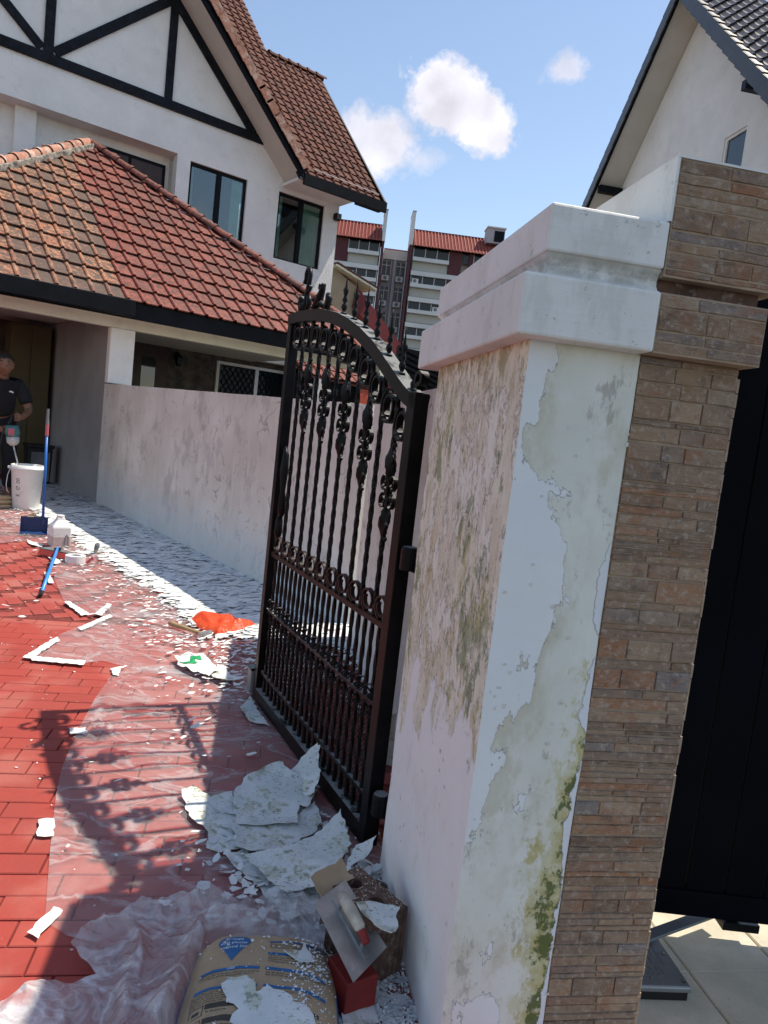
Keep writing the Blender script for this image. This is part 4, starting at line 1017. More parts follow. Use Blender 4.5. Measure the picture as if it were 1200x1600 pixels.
# party wall continuing into the carport
m = MB(); m.box(-.10, .141, 1.5, .02, 3.99, 2.715); m.box(-.099, .142, 0, .02, 3.99, 1.5); m.build('party_wall', simple('shade_grey_party_wall', (.30, .285, .28), .9, .08, 1.5, .3, 20), house)  # carport shade put into the wall colour as grey
# carport back wall, left, coloured black for the shade of the deep interior
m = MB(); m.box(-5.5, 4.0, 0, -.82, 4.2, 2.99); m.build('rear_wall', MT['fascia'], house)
m = MB(); m.box(-.82, 4.0, 0, 5.7, 4.2, 2.99); m.build('rear_wall', MT['cladding'], house)
m = MB()
for j in range(46):
    z = .4+j*.056; s = .05
    while s < 3.25:
        w = rs2.uniform(.25, .7); 
        if not (1.2 < s+w/2 < 2.4 and z < 2.9): m.box(s+.004, 4.0-rs2.uniform(.01, .035), z+.003, min(3.25, s+w)-.004, 3.999, z+.053)
        s += w
m.build('slate_cladding', MT['cladding'], house, kind='stuff')
m = MB(); m.box(1.42, 3.955, 0, 2.24, 3.998, 2.92); dr = m.build('front_door', MT['door_brown'], house, bevel=.01)
m = MB(); m.box(1.70, 3.945, 1.5, 1.98, 3.953, 2.5); m.build('pane', MT['glass'], dr)
m = MB(); m.box(1.60, 3.948, .3, 2.08, 3.9535, 1.3); m.build('door_panel', MT['door_brown'], dr)
m = MB(); m.box(3.05, 3.7, 2.74, 5.6, 3.99, 2.93); m.build('inner_beam', MT['beam_cream'], house)
f = MB(); f.box(3.28, 3.93, 1.0, 3.34, 3.99, 2.62); f.box(5.1, 3.93, 1.0, 5.16, 3.99, 2.62); f.box(3.34, 3.93, 2.56, 5.1, 3.99, 2.62); f.box(4.18, 3.93, 1.0, 4.26, 3.99, 2.56); gw = f.build('window', MT['white_plain'], house)
f = MB(); f.box(3.34, 3.965, 1.0, 5.1, 3.975, 2.56); f.build('pane', MT['far_glass'], gw)
f = MB()
for i in range(-14, 22):
    a = 3.34+i*.13
    for sg in (1, -1):
        za, zb = 1.0, 2.56; xa = a if sg > 0 else a+1.56; f_ = []
        x_at = lambda z: xa+sg*(z-1.0)*.7
        n = 24; pr_ = None
        z_lo = None
        for kk in range(n+1):
            z = za+(zb-za)*kk/n
            if 3.35 < x_at(z) < 5.09:
                if z_lo is None: z_lo = z
                z_hi = z
        if z_lo is not None and z_hi-z_lo > .05: f.bar((x_at(z_lo), 3.945, z_lo), (x_at(z_hi), 3.945, z_hi), .012, .012, up=(0, 1, 0))
f.build('lattice_grille', MT['fascia'], gw)
m = MB(); m.box(4.6, 0, 0, 4.75, .15, 2.9); m.build('porch_column', MT['beam_cream'], house)
# ceiling conduit loop
lamp = thing('wall_lantern', 'small black wall lantern beside the neighbour front door', 'lamp', tuple(HW(2.40, 3.94, 2.50)), HR)
m = MB(); m.tube([(0, .04, .10), (0, -.06, .16), (0, -.10, .12)], .009, 6); m.box(-.03, .02, .02, .03, .045, .16); m.build('bracket', MT['fascia'], lamp)
m = MB(); m.lathe([(.02, 0), (.05, .02), (.055, .03)], 0, -.10, -.13, 6); m.lathe([(.09, 0), (.085, .012), (.03, .06), (.01, .08)], 0, -.10, .04, 6); m.build('lamp_cap', MT['fascia'], lamp)
m = MB(); m.lathe([(.055, 0), (.082, .14)], 0, -.10, -.10, 6); m.build('lamp_glass', MT['far_glass'], lamp)
cab = thing('storage_cabinet', 'tall ochre metal cabinet standing in the dark carport', 'cabinet', tuple(HW(-.80, 3.0)), HR)
m = MB(); m.box(0, 0, .06, .62, .55, 2.62); m.build('cabinet_body', MT['ochre'], cab, bevel=.006)
m = MB(); m.box(.012, -.018, .10, .30, -.001, 2.58); m.build('cabinet_door', MT['ochre'], cab, bevel=.003)
m = MB(); m.box(.316, -.018, .10, .608, -.001, 2.58); m.build('cabinet_door', MT['ochre'], cab, bevel=.003)
m = MB()
for i in range(9): m.box(.05, -.024, 2.2+i*.03, .26, -.0185, 2.212+i*.03)
m.build('vent_slats', MT['ochre'], cab, kind='stuff')
m = MB(); m.box(.28, -.04, 1.25, .295, -.019, 1.45); m.build('handle', MT['fascia'], cab)
bn = thing('waste_bin', 'grey and black waste bin at the foot of the dark party wall', 'bin', tuple(HW(-.42, 2.35)), HR)
m = MB(); m.prism([(-.16, 0), (.16, 0), (.19, .62), (-.19, .62)], 1, -.16, .16); m.build('bin_body', MT['black_plastic'], bn, bevel=.01)
m = MB(); m.box(-.14, -.18, .08, .14, -.162, .55); m.build('front_panel', MT['grey_box'], bn)
m = MB(); m.box(-.21, -.19, .62, .21, .19, .67); m.build('lid', MT['black_plastic'], bn, bevel=.01)

# ---- smaller neighbouring roofs to the right of the house
nx_ = thing('next_house', 'tan and maroon gabled house end glimpsed behind the gate spikes', 'house', tuple(HW(0, 0)), HR)
m = MB(); m.prism([(8.3, 3.0), (9.35, 3.0), (9.35, 5.80), (8.45, 6.17), (8.3, 6.0)], 1, 8.0, 12); m.build('tan_wall', MT['brown_wall'], nx_)
m = MB(); m.prism([(8.42, 6.16), (9.90, 5.78), (9.91, 5.86), (8.44, 6.25)], 1, 7.8, 12); m.build('roof_slab', MT['brown_wall'], nx_)
m = MB(); m.prism([(8.42, 6.19), (9.92, 5.80), (9.93, 5.85), (8.43, 6.24)], 1, 7.76, 7.798); m.build('eave_edge', MT['beam_cream'], nx_)
m = MB(); m.prism([(8.42, 6.255), (9.93, 5.865), (9.93, 5.90), (8.44, 6.30)], 1, 7.74, 12); m.build('roof_covering', MT['tile_brown'], nx_)
for i, (dx, dz, mat) in enumerate(((0, 0, 'maroon'), (.30, .0, 'maroon'))):
    m = MB(); m.prism([(9.22+dx, 5.18+dz), (9.32+dx, 5.78+dz), (12.0+dx, 3.80+dz), (11.3+dx, 3.80+dz)], 1, 7.9+.5*i, 7.96+.5*i); m.build('barge_board', MT[mat], nx_)
m = MB(); m.prism([(9.3, 5.5), (9.6, 5.4), (11.7, 3.8), (11.3, 3.8)], 1, 7.96, 8.3); m.build('soffit_board', MT['beam_cream'], nx_)
m = MB(); m.prism([(9.3, 5.4), (12.2, 3.5), (12.2, 2.5), (9.3, 2.5)], 1, 8.5, 11); m.build('gable_wall', MT['maroon'], nx_)
aw = thing('awning', 'black ribbed awning sloping down behind the gate pillar', 'awning', tuple(HW(7.3, 3.0, 3.5)), HR)
m = MB()
for i in range(7):
    z = -.13*i; m.prism([(.0, z+.08), (1.35, z-.22), (1.35, z-.29), (.0, z+.01)], 1, -.08+.0*i, .02); 
    m.prism([(.0, z+.01), (1.35, z-.29), (1.35, z-.35), (.0, z-.05)], 1, -.03, .02)
m.build('ribbed_sheet', MT['fascia'], aw)
m = MB(); m.box(.0, .03, -1.2, 1.4, .06, .05); m.build('backing_board', MT['fascia'], aw)
pt_ = thing('porch', 'neighbour porch with red tiled lean-to roof and orange red panel', 'porch', tuple(HW(0, 0)), HR)
m = MB(); m.add([(4.8, 3.0, 2.56), (7.5, 3.0, 2.46), (7.5, 3.5, 2.82), (4.8, 3.5, 2.90), (4.8, 3.0, 2.52), (7.5, 3.0, 2.42), (7.5, 3.5, 2.78), (4.8, 3.5, 2.86)], [(0, 1, 2, 3), (7, 6, 5, 4), (0, 4, 5, 1), (1, 5, 6, 2), (2, 6, 7, 3), (3, 7, 4, 0)]); lr = m.build('lean_to_roof', MT['tile_red'], pt_)
ltm = tile_mesh(.2, .3, .03, .025, MT['tile_red']); ey2 = Vector((0, .5, .35)).normalized()
for i in range(13):
    for j in range(2):
        P = Vector((4.9+.2*i, 2.99+.26*j, 2.575-.0037*(i*10)/10*1.0-.037*.2*i*0+.18*j)); inst('roof_tile', ltm, lr, basis(P, ex, ey2, ex.cross(ey2)))
m = MB(); m.box(4.9, 3.1, 2.2, 7.5, 3.2, 2.5); m.build('shade_gap_strip', MT['fascia'], pt_)  # black strip standing in for the shaded gap below the lean-to roof
m = MB(); m.box(6.32, 3.0, 1.2, 6.72, 3.06, 2.44); m.build('painted_panel', MT['orange_red'], pt_)
m = MB(); m.box(6.74, 2.98, 1.2, 6.86, 3.06, 2.42); m.build('post', MT['white_plain'], pt_)
m = MB(); m.box(5.10, 2.85, 0, 5.30, 3.0, 2.5); m.build('post', MT['white_plain'], pt_)
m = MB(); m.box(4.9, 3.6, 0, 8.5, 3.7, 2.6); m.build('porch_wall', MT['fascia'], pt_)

# ============================================================ RIGHT HOUSE
rh = thing('gabled_house', 'white house end wall with black verge and dark grey tiled roof at upper right', 'house', tuple(PW(7.6, 0)), PR)
a45 = radians(46); TA, ZA = 13.27, 11.15
def rz_(t): return ZA-abs(t-TA)*1.0
m = MB(); m.prism([(7.5, 0), (19.5, 0), (19.5, rz_(19.5)-.1), (TA, ZA-.1), (7.5, rz_(7.5)-.1)], 0, .0, .2)
# wall with window opening: build as pieces
m = MB(); wt0, wt1, wz0, wz1 = 11.25, 11.92, 7.02, 7.78
def yz(poly, a=.0, b=.2): m.prism(poly, 0, a, b)
yz([(7.0, 0), (wt0, 0), (wt0, rz_(wt0)-.12), (7.0, rz_(7.0)-.12)]); yz([(wt1, 0), (20, 0), (20, rz_(20)-.12), (TA, ZA-.12), (wt1, rz_(wt1)-.12)])
yz([(wt0, 0), (wt1, 0), (wt1, wz0), (wt0, wz0)]); yz([(wt0, wz1), (wt1, wz1), (wt1, rz_(wt1)-.12), (wt0, rz_(wt0)-.12)])
m.build('end_wall', MT['rh_wall'] if 'rh_wall' in MT else HWM, rh)
f = MB(); w = .05
f.box(.03, wt0, wz0, .1, wt0+w, wz1); f.box(.03, wt1-w, wz0, .1, wt1, wz1); f.box(.03, wt0+w, wz1-w, .1, wt1-w, wz1); f.box(.03, wt0+w, wz0, .1, wt1-w, wz0+w); wf = f.build('window', MT['white_plain'], rh)
f = MB(); f.box(.06, wt0+w, wz0+w, .07, wt1-w, wz1-w); f.build('pane', MT['glass'], wf)
m = MB(); m.prism([(TA, ZA-.10), (6.5, rz_(6.5)-.10), (6.5, rz_(6.5)+.02), (TA, ZA+.02)], 0, -.6, 8); m.prism([(TA, ZA-.10), (20.5, rz_(20.5)-.10), (20.5, rz_(20.5)+.02), (TA, ZA+.02)], 0, -.6, 8)
m.build('roof_soffit', MT['soffit'], rh)
m = MB(); m.prism([(TA, ZA-.19), (6.5, rz_(6.5)-.19), (6.5, rz_(6.5)+.10), (TA, ZA+.10)], 0, -.66, -.602); m.build('barge_board', MT['fascia_blue'], rh)
m = MB(); m.prism([(TA, ZA-.16), (16.9, rz_(16.9)-.16), (16.9, rz_(16.9)+.10), (TA, ZA+.10)], 0, -.66, -.602); m.build('barge_board', MT['fascia'], rh)
m = MB(); m.box(-.6, 16.0, 7.95, -.02, 16.14, 8.12); m.build('bracket', MT['fascia'], rh)
m = MB(); m.box(-.6, 10.55, 8.0, -.02, 10.67, 8.16); m.build('bracket', MT['fascia_blue'], rh)
m = MB(); m.prism([(6.5, rz_(6.5)+.03), (TA, ZA+.03), (TA, ZA+.05), (6.5, rz_(6.5)+.05)], 0, -.60, 8); m.prism([(20.5, rz_(20.5)+.03), (TA, ZA+.03), (TA, ZA+.05), (20.5, rz_(20.5)+.05)], 0, -.60, 8)
rroof = localroot('tiled_roof', m, MT['tile_grey'], rh)
tg = tile_mesh(.24, .32, .05, .035, MT['tile_grey'], style='wave'); cands = []
ey = Vector((0, cos(pi/4), sin(pi/4))); ez = ex.cross(ey)
for j in range(30):
    t = 6.5+j*.32*cos(pi/4)
    if t > TA-.1: break
    for i in range(20): cands.append((basis((-.48+.24*i, t, rz_(t)+.06), ex, ey, ez), tg))
lay_tiles(cands, None, rroof, 290)
vt = MB(); vt.box(0, -.10, -.17, .32, -.075, .08); vt.box(0, -.075, .06, .325, .08, .085); vmg = vt.mesh('verge_tile', MT['tile_grey'])
for i in range(30):
    f = i*.32; t = TA-f*cos(pi/4)-.3
    if t < 6.6: break
    P = (-.60, t, rz_(t)+.02); e1 = Vector((0, cos(pi/4), sin(pi/4))); e3 = Vector((0, -sin(pi/4), cos(pi/4))); inst('verge_tile', vmg, rh, basis(P, e1, Vector((1, 0, 0)), e3) @ Matrix.Rotation(.07, 4, 'Y'))
for i in range(18):   # far verge, seen from below as a saw edge
    f = i*.32; t = TA+f*cos(pi/4)
    if t > 16.7: break
    P = (-.60, t, rz_(t)+.04); e1 = Vector((0, cos(pi/4), -sin(pi/4))); e3 = Vector((0, sin(pi/4), cos(pi/4))); inst('verge_tile', vmg, rh, basis(P, e1, Vector((1, 0, 0)), e3) @ Matrix.Rotation(-.07, 4, 'Y'))
# dormer / lower gable roof at the near side
m = MB(); m.prism([(.35, 9.02), (2.5, 9.9), (2.5, 9.6), (.35, 8.80)], 1, 9.0, 12.4); m.build('dormer_roof', MT['fascia_blue'], rh)
m = MB(); m.box(.6, 9.2, 6.5, 2.5, 12.0, 9.0); m.build('dormer_wall', MT['grey_box'], rh)

# ============================================================ APARTMENT BLOCK
ap = thing('apartment_block', 'distant apartment block with red roofs, maroon panels and white balcony bands', 'building', (0, 92, 0), 4)
FW, FG, FM = MT['far_white'], MT['far_grey'], MT['maroon_far']
FH = 3.15; topz = 25.1
def wing(x0, x1, bays, finx, side):
    m = MB(); m.box(x0, .9, 0, x1, 9, topz); m.build('facade', MT['far_cream'], ap)
    for k in range(8):
        z = topz-FH*k
        m = MB(); m.box(x0, -.15, z-FH-.32, x1, .898, z-FH+.22); m.build('floor_band', FW, ap)
        for (a, b, kind) in bays:
            if kind == 'w':
                m = MB(); m.box(a, .25, z-1.30, b, .40, z-.12); fr = m.build('window', MT['far_glass'], ap)
                g = MB(); n = max(2, int((b-a)/1.15))
                for i in range(n+1): g.box(a+(b-a)*i/n-.04, .19, z-1.30, a+(b-a)*i/n+.04, .249, z-.12)
                g.build('mullion', FW, fr)
                m = MB(); m.box(a-.05, -.30, z-1.75, b+.05, .24, z-1.31); m.build('balcony_parapet', FW, ap)
                m = MB(); m.box(a, .3, z-2.80, b, .42, z-1.76); m.build('spandrel', MT['far_cream'], ap)
                if k in (1, 3) or (k == 2 and side > 0):
                    xx = a+.15 if k == 1 else b-1.3; ac = MB(); ac.box(xx, -.1, z-1.30, xx+.8, .18, z-.72); u_ = ac.build('air_conditioner', FW, ap); g = MB(); g.lathe([(.22, 0), (.22, .02)], 0, 0, 0, 12); o_ = g.build('fan_grille', MT['grey_box'], u_); o_.location = (xx+.35, -.102, z-1.0); o_.rotation_euler = (pi/2, 0, 0)
            elif kind == 'm':
                m = MB(); m.box(a, .12, z-FH+.221, b, .6, z-.02); m.build('maroon_panel', FM, ap)
            elif kind == 'n':
                m = MB(); m.box(a, .3, z-1.3, b, .42, z-.3); m.build('window', MT['far_glass'], ap)
    # roof
    m = MB(); m.add([(x0, -.6, topz-.05), (x1, -.6, topz-.05), (x1, 3.2, topz+2.75), (x0, 3.2, topz+2.75), (x0, 7, topz-.05), (x1, 7, topz-.05)], [(0, 1, 2, 3), (3, 2, 5, 4), (0, 3, 4), (1, 5, 2)]); rf = m.build('red_roof', MT['tile_far'], ap)
    m = MB(); n = int((x1-x0)/.42)
    for i in range(n):
        xx = x0+(x1-x0)*(i+.5)/n; m.bar((xx, -.62, topz-.02), (xx, 3.15, topz+2.80), .12, .07)
    for j in range(12):
        f = j/12; m.bar((x0, -.62+3.8*f, topz+.0+2.8*f), (x1, -.62+3.8*f, topz+.0+2.8*f), .05, .05)
    m.build('tile_rolls', MT['tile_far'], rf, kind='stuff')
    m = MB(); m.box(x0, 3.1, topz+2.72, x1, 3.4, topz+2.9); m.build('ridge_cap', FM, ap)
wing(-16, -4.05, [(-15.8, -13.4, 'w'), (-13.3, -11.8, 'm'), (-11.6, -10.0, 'n'), (-9.55, -8.05, 'm'), (-8.0, -4.25, 'w')], -3.7, -1)
wing(-.05, 15.5, [(.05, 4.45, 'w'), (4.5, 6.1, 'm'), (6.3, 6.95, 'n'), (7.0, 7.5, 'm'), (7.6, 11.0, 'w'), (11.1, 12.6, 'm'), (12.7, 15.3, 'w')], -.3, 1)
for x, h in ((-3.85, 28.75), (-.42, 29.0)):
    m = MB(); m.box(x-.17, -.5, topz-.0, x+.20, 2.6, h); m.build('party_fin', FW, ap)
    m = MB(); m.box(x-.21, -.55, h, x+.24, 2.65, h+.12); m.build('fin_cap', MT['far_grey'], ap)
    m = MB(); m.box(x-.12, -.25, 0, x+.16, 2.6, topz-.0); m.build('maroon_fin', FM, ap)
m = MB(); m.box(-3.5, 3.4, 0, -.5, 8, topz+.1); m.build('core_wall', FG, ap)
m = MB(); m.box(-3.5, 3.2, topz-.05, -.5, 8, topz+.12); m.build('core_roof', MT['tile_far'], ap)
m = MB(); m.box(-3.5, 3.1, topz-1.2, -.5, 3.39, topz-.06); m.build('core_parapet', FW, ap)
m = MB(); m.box(-2.15, 2.6, 0, -1.85, 3.39, topz-1.3); m.build('core_rib', FG, ap)
for k in range(8):
    z = topz-1.4-FH*k
    for cx in (-2.95, -1.15):
        m = MB(); m.box(cx-.62, 3.25, z-1.75, cx+.55, 3.38, z-.05); fr = m.build('window', MT['far_glass'], ap)
        g = MB()
        for i in range(3): g.box(cx-.62+.58*i-.03, 3.19, z-1.75, cx-.62+.58*i+.03, 3.249, z-.05)
        g.box(cx-.62, 3.18, z-.6, cx+.55, 3.24, z-.53); g.build('mullion', FW, fr)
        m = MB(); m.box(cx-.55, 2.75, z-2.55, cx+.35, 3.24, z-1.9); u_ = m.build('air_conditioner', FW, ap)
        g = MB(); g.lathe([(.24, 0), (.24, .03)], 0, 0, 0, 12); o_ = g.build('fan_grille', MT['grey_box'], u_); o_.location = (cx-.1, 2.748, z-2.22); o_.rotation_euler = (pi/2, 0, 0)
for (a, b, c, d) in ((9.0, 11.2, 1.2, 1.2),):
    m = MB(); m.box(a, .8, topz+1.8, b, 2.8, topz+3.6); m.build('roof_plant_room', MT['far_grey'], ap)
    m = MB(); m.box(a+.9, .72, topz+2.0, a+2.1, .799, topz+3.3); m.build('plant_room_door', MT['fascia'], ap)
    m = MB(); m.box(a-.1, .6, topz+3.6, b+.1, 2.9, topz+3.75); m.build('plant_room_roof', FW, ap)

# ============================================================ PLASTIC SHEETS
P1 = [(-0.797, 1.846), (-0.934, 2.165), (-1.073, 2.507), (-1.138, 2.696), (-1.224, 3.04), (-1.3, 3.416), (-1.357, 3.84), (-1.129, 3.979), (-0.57, 3.80), (-.50, 3.62), (0.06, 2.50), (0.132, 2.376), (0.097, 2.061), (-0.172, 2.029), (-0.432, 1.992), (-0.633, 1.789), (-0.715, 1.801)]
P2 = [(-1.875, 3.845), (-1.887, 4.035), (-1.878, 4.34), (-1.786, 4.871), (-1.602, 5.051), (-0.36, 5.2), (-0.2, 4.4), (-0.30, 3.651), (-0.934, 3.804), (-1.304, 3.859), (-1.472, 3.924), (-1.543, 3.852)]
P3 = [(-4.9, 6.1), (-3.609, 6.796), (-3.45, 7.094), (-2.952, 6.573), (-2.565, 5.671), (-2.226, 5.085), (-1.94, 4.764), (-1.75, 4.78), (-1.416, 4.896), (-0.40, 5.0), (-0.782, 6.006), (-2.059, 7.662), (-4.337, 10.62), (-5.3, 11.6), (-5.2, 10.501), (-4.9, 8.577), (-6.5, 8.0)]
def poly_dist(x, y, poly):
    best = 9
    for i in range(len(poly)):
        ax, ay = poly[i]; bx, by = poly[(i+1) % len(poly)]; dx, dy = bx-ax, by-ay; t = max(0, min(1, ((x-ax)*dx+(y-ay)*dy)/(dx*dx+dy*dy)))
        best = min(best, sqrt((x-ax-dx*t)**2+(y-ay-dy*t)**2))
    return best
def film(name, poly, res, amp, z0, label, cat, group, mat, anchors=(), seed=0, bulge=None, cut=(1, 1)):
    xs = [p[0] for p in poly]; ys = [p[1] for p in poly]; cx = sum(xs)/len(xs); cy = sum(ys)/len(ys)
    bm = bmesh.new(); f = bm.faces.new([bm.verts.new((x, y, 0)) for x, y in poly])
    nx = int((max(xs)-min(xs))/res)+1; ny = int((max(ys)-min(ys))/res)+1
    for i in range(1, nx+1): bmesh.ops.bisect_plane(bm, geom=bm.verts[:]+bm.edges[:]+bm.faces[:], plane_co=(min(xs)+i*res, 0, 0), plane_no=(1, 0, 0))
    for i in range(1, ny+1): bmesh.ops.bisect_plane(bm, geom=bm.verts[:]+bm.edges[:]+bm.faces[:], plane_co=(0, min(ys)+i*res, 0), plane_no=(0, 1, 0))
    bmesh.ops.triangulate(bm, faces=bm.faces[:])
    for v in bm.verts:
        x, y = v.co.x, v.co.y; e = min(1, poly_dist(x, y, poly)/.06)
        q = (x*cos(.2)+y*sin(.2)); w = (-x*sin(.2)+y*cos(.2))
        h = 0
        for sc, am in ((3.2, 1), (7.5, .6), (17, .3)):
            n_ = noise.noise((q*sc*.32+seed, w*sc+.6*noise.noise((x*3, y*3, seed)), seed*1.7)); h += am*(1-abs(n_)*3.2)*.5
        for (ax, ay) in anchors:
            r = sqrt((x-ax)**2+(y-ay)**2); an = atan2(y-ay, x-ax)
            h += .9*math.exp(-r/.35)*max(0, sin(an*17+3*noise.noise((an*3, seed, 0))))*min(1, r/.08)
        h = max(0, h)
        v.co.z = z0+amp*h*(.12+.88*e)+(bulge(x, y) if bulge else 0)
        v.co.x -= cx; v.co.y -= cy
    me = bpy.data.meshes.new(name); bm.to_mesh(me); bm.free(); me.materials.append(MT[mat])
    me.polygons.foreach_set('use_smooth', [mat != 'poly_film']*len(me.polygons))
    o = bpy.data.objects.new(name, me); C.objects.link(o); o.location = (cx, cy, 0); return tag(o, label, cat, group)
film('plastic_sheet', P1, .013, .016, .004, 'clear plastic sheet nearest the viewer, taped over red paving and catching the gate shadow', 'plastic sheet', 'clear plastic sheets taped over the paving', 'poly', [(-1.22, 3.02), (-1.02, 2.28), (-1.33, 3.78), (-.80, 1.85)], 1)
film('plastic_sheet', P2, .022, .013, .007, 'middle clear plastic sheet with a pointed taped corner under hammer and packet', 'plastic sheet', 'clear plastic sheets taped over the paving', 'poly', [(-1.85, 3.85), (-1.8, 4.8), (-1.33, 3.8)], 2)
film('plastic_sheet', P3, .045, .018, .010, 'far clear plastic sheet under the bucket, dustpan and white jug', 'plastic sheet', 'clear plastic sheets taped over the paving', 'poly', [(-1.95, 4.78), (-2.5, 5.5), (-2.9, 6.5)], 3)
# tape
TP = [([(-1.044, 2.313), (-1.0, 2.331), (-0.953, 2.229), (-1.002, 2.219)], 'square white tape piece on the left edge of the near plastic sheet'),
      ([(-0.819, 1.79), (-0.798, 1.899), (-0.767, 1.888), (-0.779, 1.772)], 'white tape strip nearest the plaster bag at the sheet corner'),
      ([(-1.257, 3.023), (-1.197, 3.054), (-1.166, 2.993), (-1.228, 2.969)], 'small white tape piece crossed by the gate shadow'),
      ([(-1.38, 3.796), (-1.339, 3.855), (-1.298, 3.708), (-1.335, 3.716)], 'short torn tape piece at the top corner of the near plastic sheet'),
      ([(-1.865, 3.81), (-1.868, 4.215), (-1.822, 4.165), (-1.817, 3.805)], 'long slanting tape strip on the pointed corner of the middle sheet'),
      ([(-1.843, 3.842), (-1.544, 3.871), (-1.527, 3.798), (-1.797, 3.779)], 'long level tape strip below the pointed corner of the middle sheet'),
      ([(-1.836, 4.434), (-1.782, 4.825), (-1.744, 4.771), (-1.79, 4.393)], 'tape strip along the upper left edge of the middle sheet'),
      ([(-2.177, 4.996), (-2.154, 5.027), (-1.9, 4.77), (-1.924, 4.706)], 'left tape strip of the V where two sheets meet'),
      ([(-1.878, 4.78), (-1.904, 5.091), (-1.858, 5.054), (-1.816, 4.756)], 'right tape strip of the V where two sheets meet'),
      ([(-2.719, 5.818), (-2.676, 5.816), (-2.474, 5.484), (-2.509, 5.465)], 'tape strip beside the middle of the bright blue pole'),
      ([(-3.059, 6.534), (-2.954, 6.499), (-2.756, 6.221), (-2.776, 6.143)], 'tape strip under the squeegee head next to the tape roll'),
      ([(-3.49, 7.069), (-3.271, 6.934), (-3.197, 6.782), (-3.381, 6.891)], 'tape strip just in front of the white jug')]
for i, (q, lb) in enumerate(TP): sheet('tape_strip', q, .016 if i > 3 else .011, lb, 'tape', 'white tape strips holding the sheets', 'tape', .0008, seed=20+i, thick=.0008, res=.03, rough=.0015)
# ============================================================ PAINT FLAKES (uncountable)
rf_ = random.Random(5)
def wall_dist(x, y):
    q = Vector((x, y, 0))-W1; return -(q.dot(wn_))      # >0 on the driveway side
def flake(m, x, y, z, r, asp, tilt, ang, rg):
    n = rg.choice((4, 5, 6, 6)); ca, sa = cos(ang), sin(ang); tx, ty = rg.uniform(-tilt, tilt), rg.uniform(-tilt, tilt); vs = [(x, y, z+r*.25*tilt)]
    for i in range(n):
        a = 2*pi*(i+rg.uniform(-.3, .3))/n; rr = r*rg.uniform(.55, 1.15); u, v = rr*cos(a), rr*sin(a)*asp
        px, py = u*ca-v*sa, u*sa+v*ca; vs.append((x+px, y+py, max(.001, z+tx*px+ty*py+abs(tilt)*rr*.35)))
    m.add(vs, [(0, 1+i, 1+(i+1) % n) for i in range(n)])
m = MB(); cnt = 0
for i in range(52000):
    y = 2.6+9.6*rf_.random()**1.25; x = rf_.uniform(-7, .3); d = wall_dist(x, y)
    if y < 5.21: ps, pt = toP((x, y, 0)); d2 = .2-ps; d = min(d, d2) if pt > .9 else d2
    if d < .01 or d > 4.2: continue
    sh_, th_ = toH((x, y, 0))
    if th_ > 2.6: continue
    dens = 1.0 if d < .95 else max(.0, 1.0-(d-.95)/.7)**1.4*.85+.05*math.exp(-(d-.9)*.8)
    if y < 4.3: dens *= max(.05, (y-3.2)/1.1) if d < .9 else .12
    if y < 3.5: dens *= .5
    if d > .95: dens *= .35+1.3*max(0, noise.noise((x*1.3, y*1.3, 3))+.25)
    if rf_.random() > dens: continue
    big = d < 1.0 and y > 4.6 and rf_.random() < .55
    r = rf_.uniform(.035, .11) if big else rf_.uniform(.008, .035)
    flake(m, x, y, rf_.uniform(.024, .031) if d < .95 else rf_.uniform(.018, .028), r, rf_.uniform(.3, .7), .09 if big else .22, radians(HR+8)+rf_.uniform(-.5, .5), rf_); cnt += 1
for i in range(9500):
    y = 3.6+8.4*rf_.random()**1.2; x = rf_.uniform(-7, .3); d = wall_dist(x, y)
    if y < 5.21:
        ps, pt = toP((x, y, 0)); d2 = .2-ps; d = min(d, d2) if pt > .9 else d2
    sh_, th_ = toH((x, y, 0))
    if d < .02 or d > 1.0+.25*noise.noise((x*2, y*2, 0)) or th_ > 2.2 or y < 4.7 or (y < 5.4 and rf_.random() < .4): continue
    flake(m, x, y, rf_.uniform(.020, .034), rf_.uniform(.05, .14), rf_.uniform(.4, .8), .035, radians(HR+8)+rf_.uniform(-.6, .6), rf_)
m.build('scraped_paint_flakes', MT['flake'], kind='stuff')
m = MB(); n = 90     # matted paint dust under the flakes along the wall foot
lo_ = []; hi_ = []
for i in range(n+1):
    a = -.35+6.3*i/n; p = W1+wdir*a; w_ = .86+.18*noise.noise((a*2.1, 0, 4))+.10*noise.noise((a*7, 1, 4))
    if a < .3: w_ *= .35+.65*max(0, (a+.35)/.65)
    lo_.append(p-wn_*.012); hi_.append(p-wn_*w_)
K = 14
for i in range(n):
    for j in range(K):
        q4 = [lo_[i].lerp(hi_[i], j/K), lo_[i+1].lerp(hi_[i+1], j/K), lo_[i+1].lerp(hi_[i+1], (j+1)/K), lo_[i].lerp(hi_[i], (j+1)/K)]
        m.add([Vector((p.x, p.y, .0205+.0025*noise.noise((p.x*9, p.y*9, 1)))) for p in q4], [(0, 1, 2, 3)])
m.build('matted_paint_dust', MT['flake'], kind='stuff')
m = MB()
for i in range(800):      # thin scatter over pavers and near sheet
    x = rf_.uniform(-3.4, .05); y = rf_.uniform(1.4, 6.4)
    if wall_dist(x, y) < .3: continue
    flake(m, x, y, .004 if not inpoly(x, y, P1) else .016, rf_.choice((.002, .003, .004, .005, .006, .010)), rf_.uniform(.3, .8), .15, rf_.uniform(0, 3), rf_)
for i in range(9000):      # crumbs at the pillar foot and round the block
    s = rf_.uniform(-.30, -.005); t = rf_.uniform(-.15, .75)
    P = PW(s, t); flake(m, P.x, P.y, rf_.uniform(.004, .014), rf_.uniform(.002, .008)*rf_.uniform(.5, 1.2), .7, .5, rf_.uniform(0, 3), rf_)
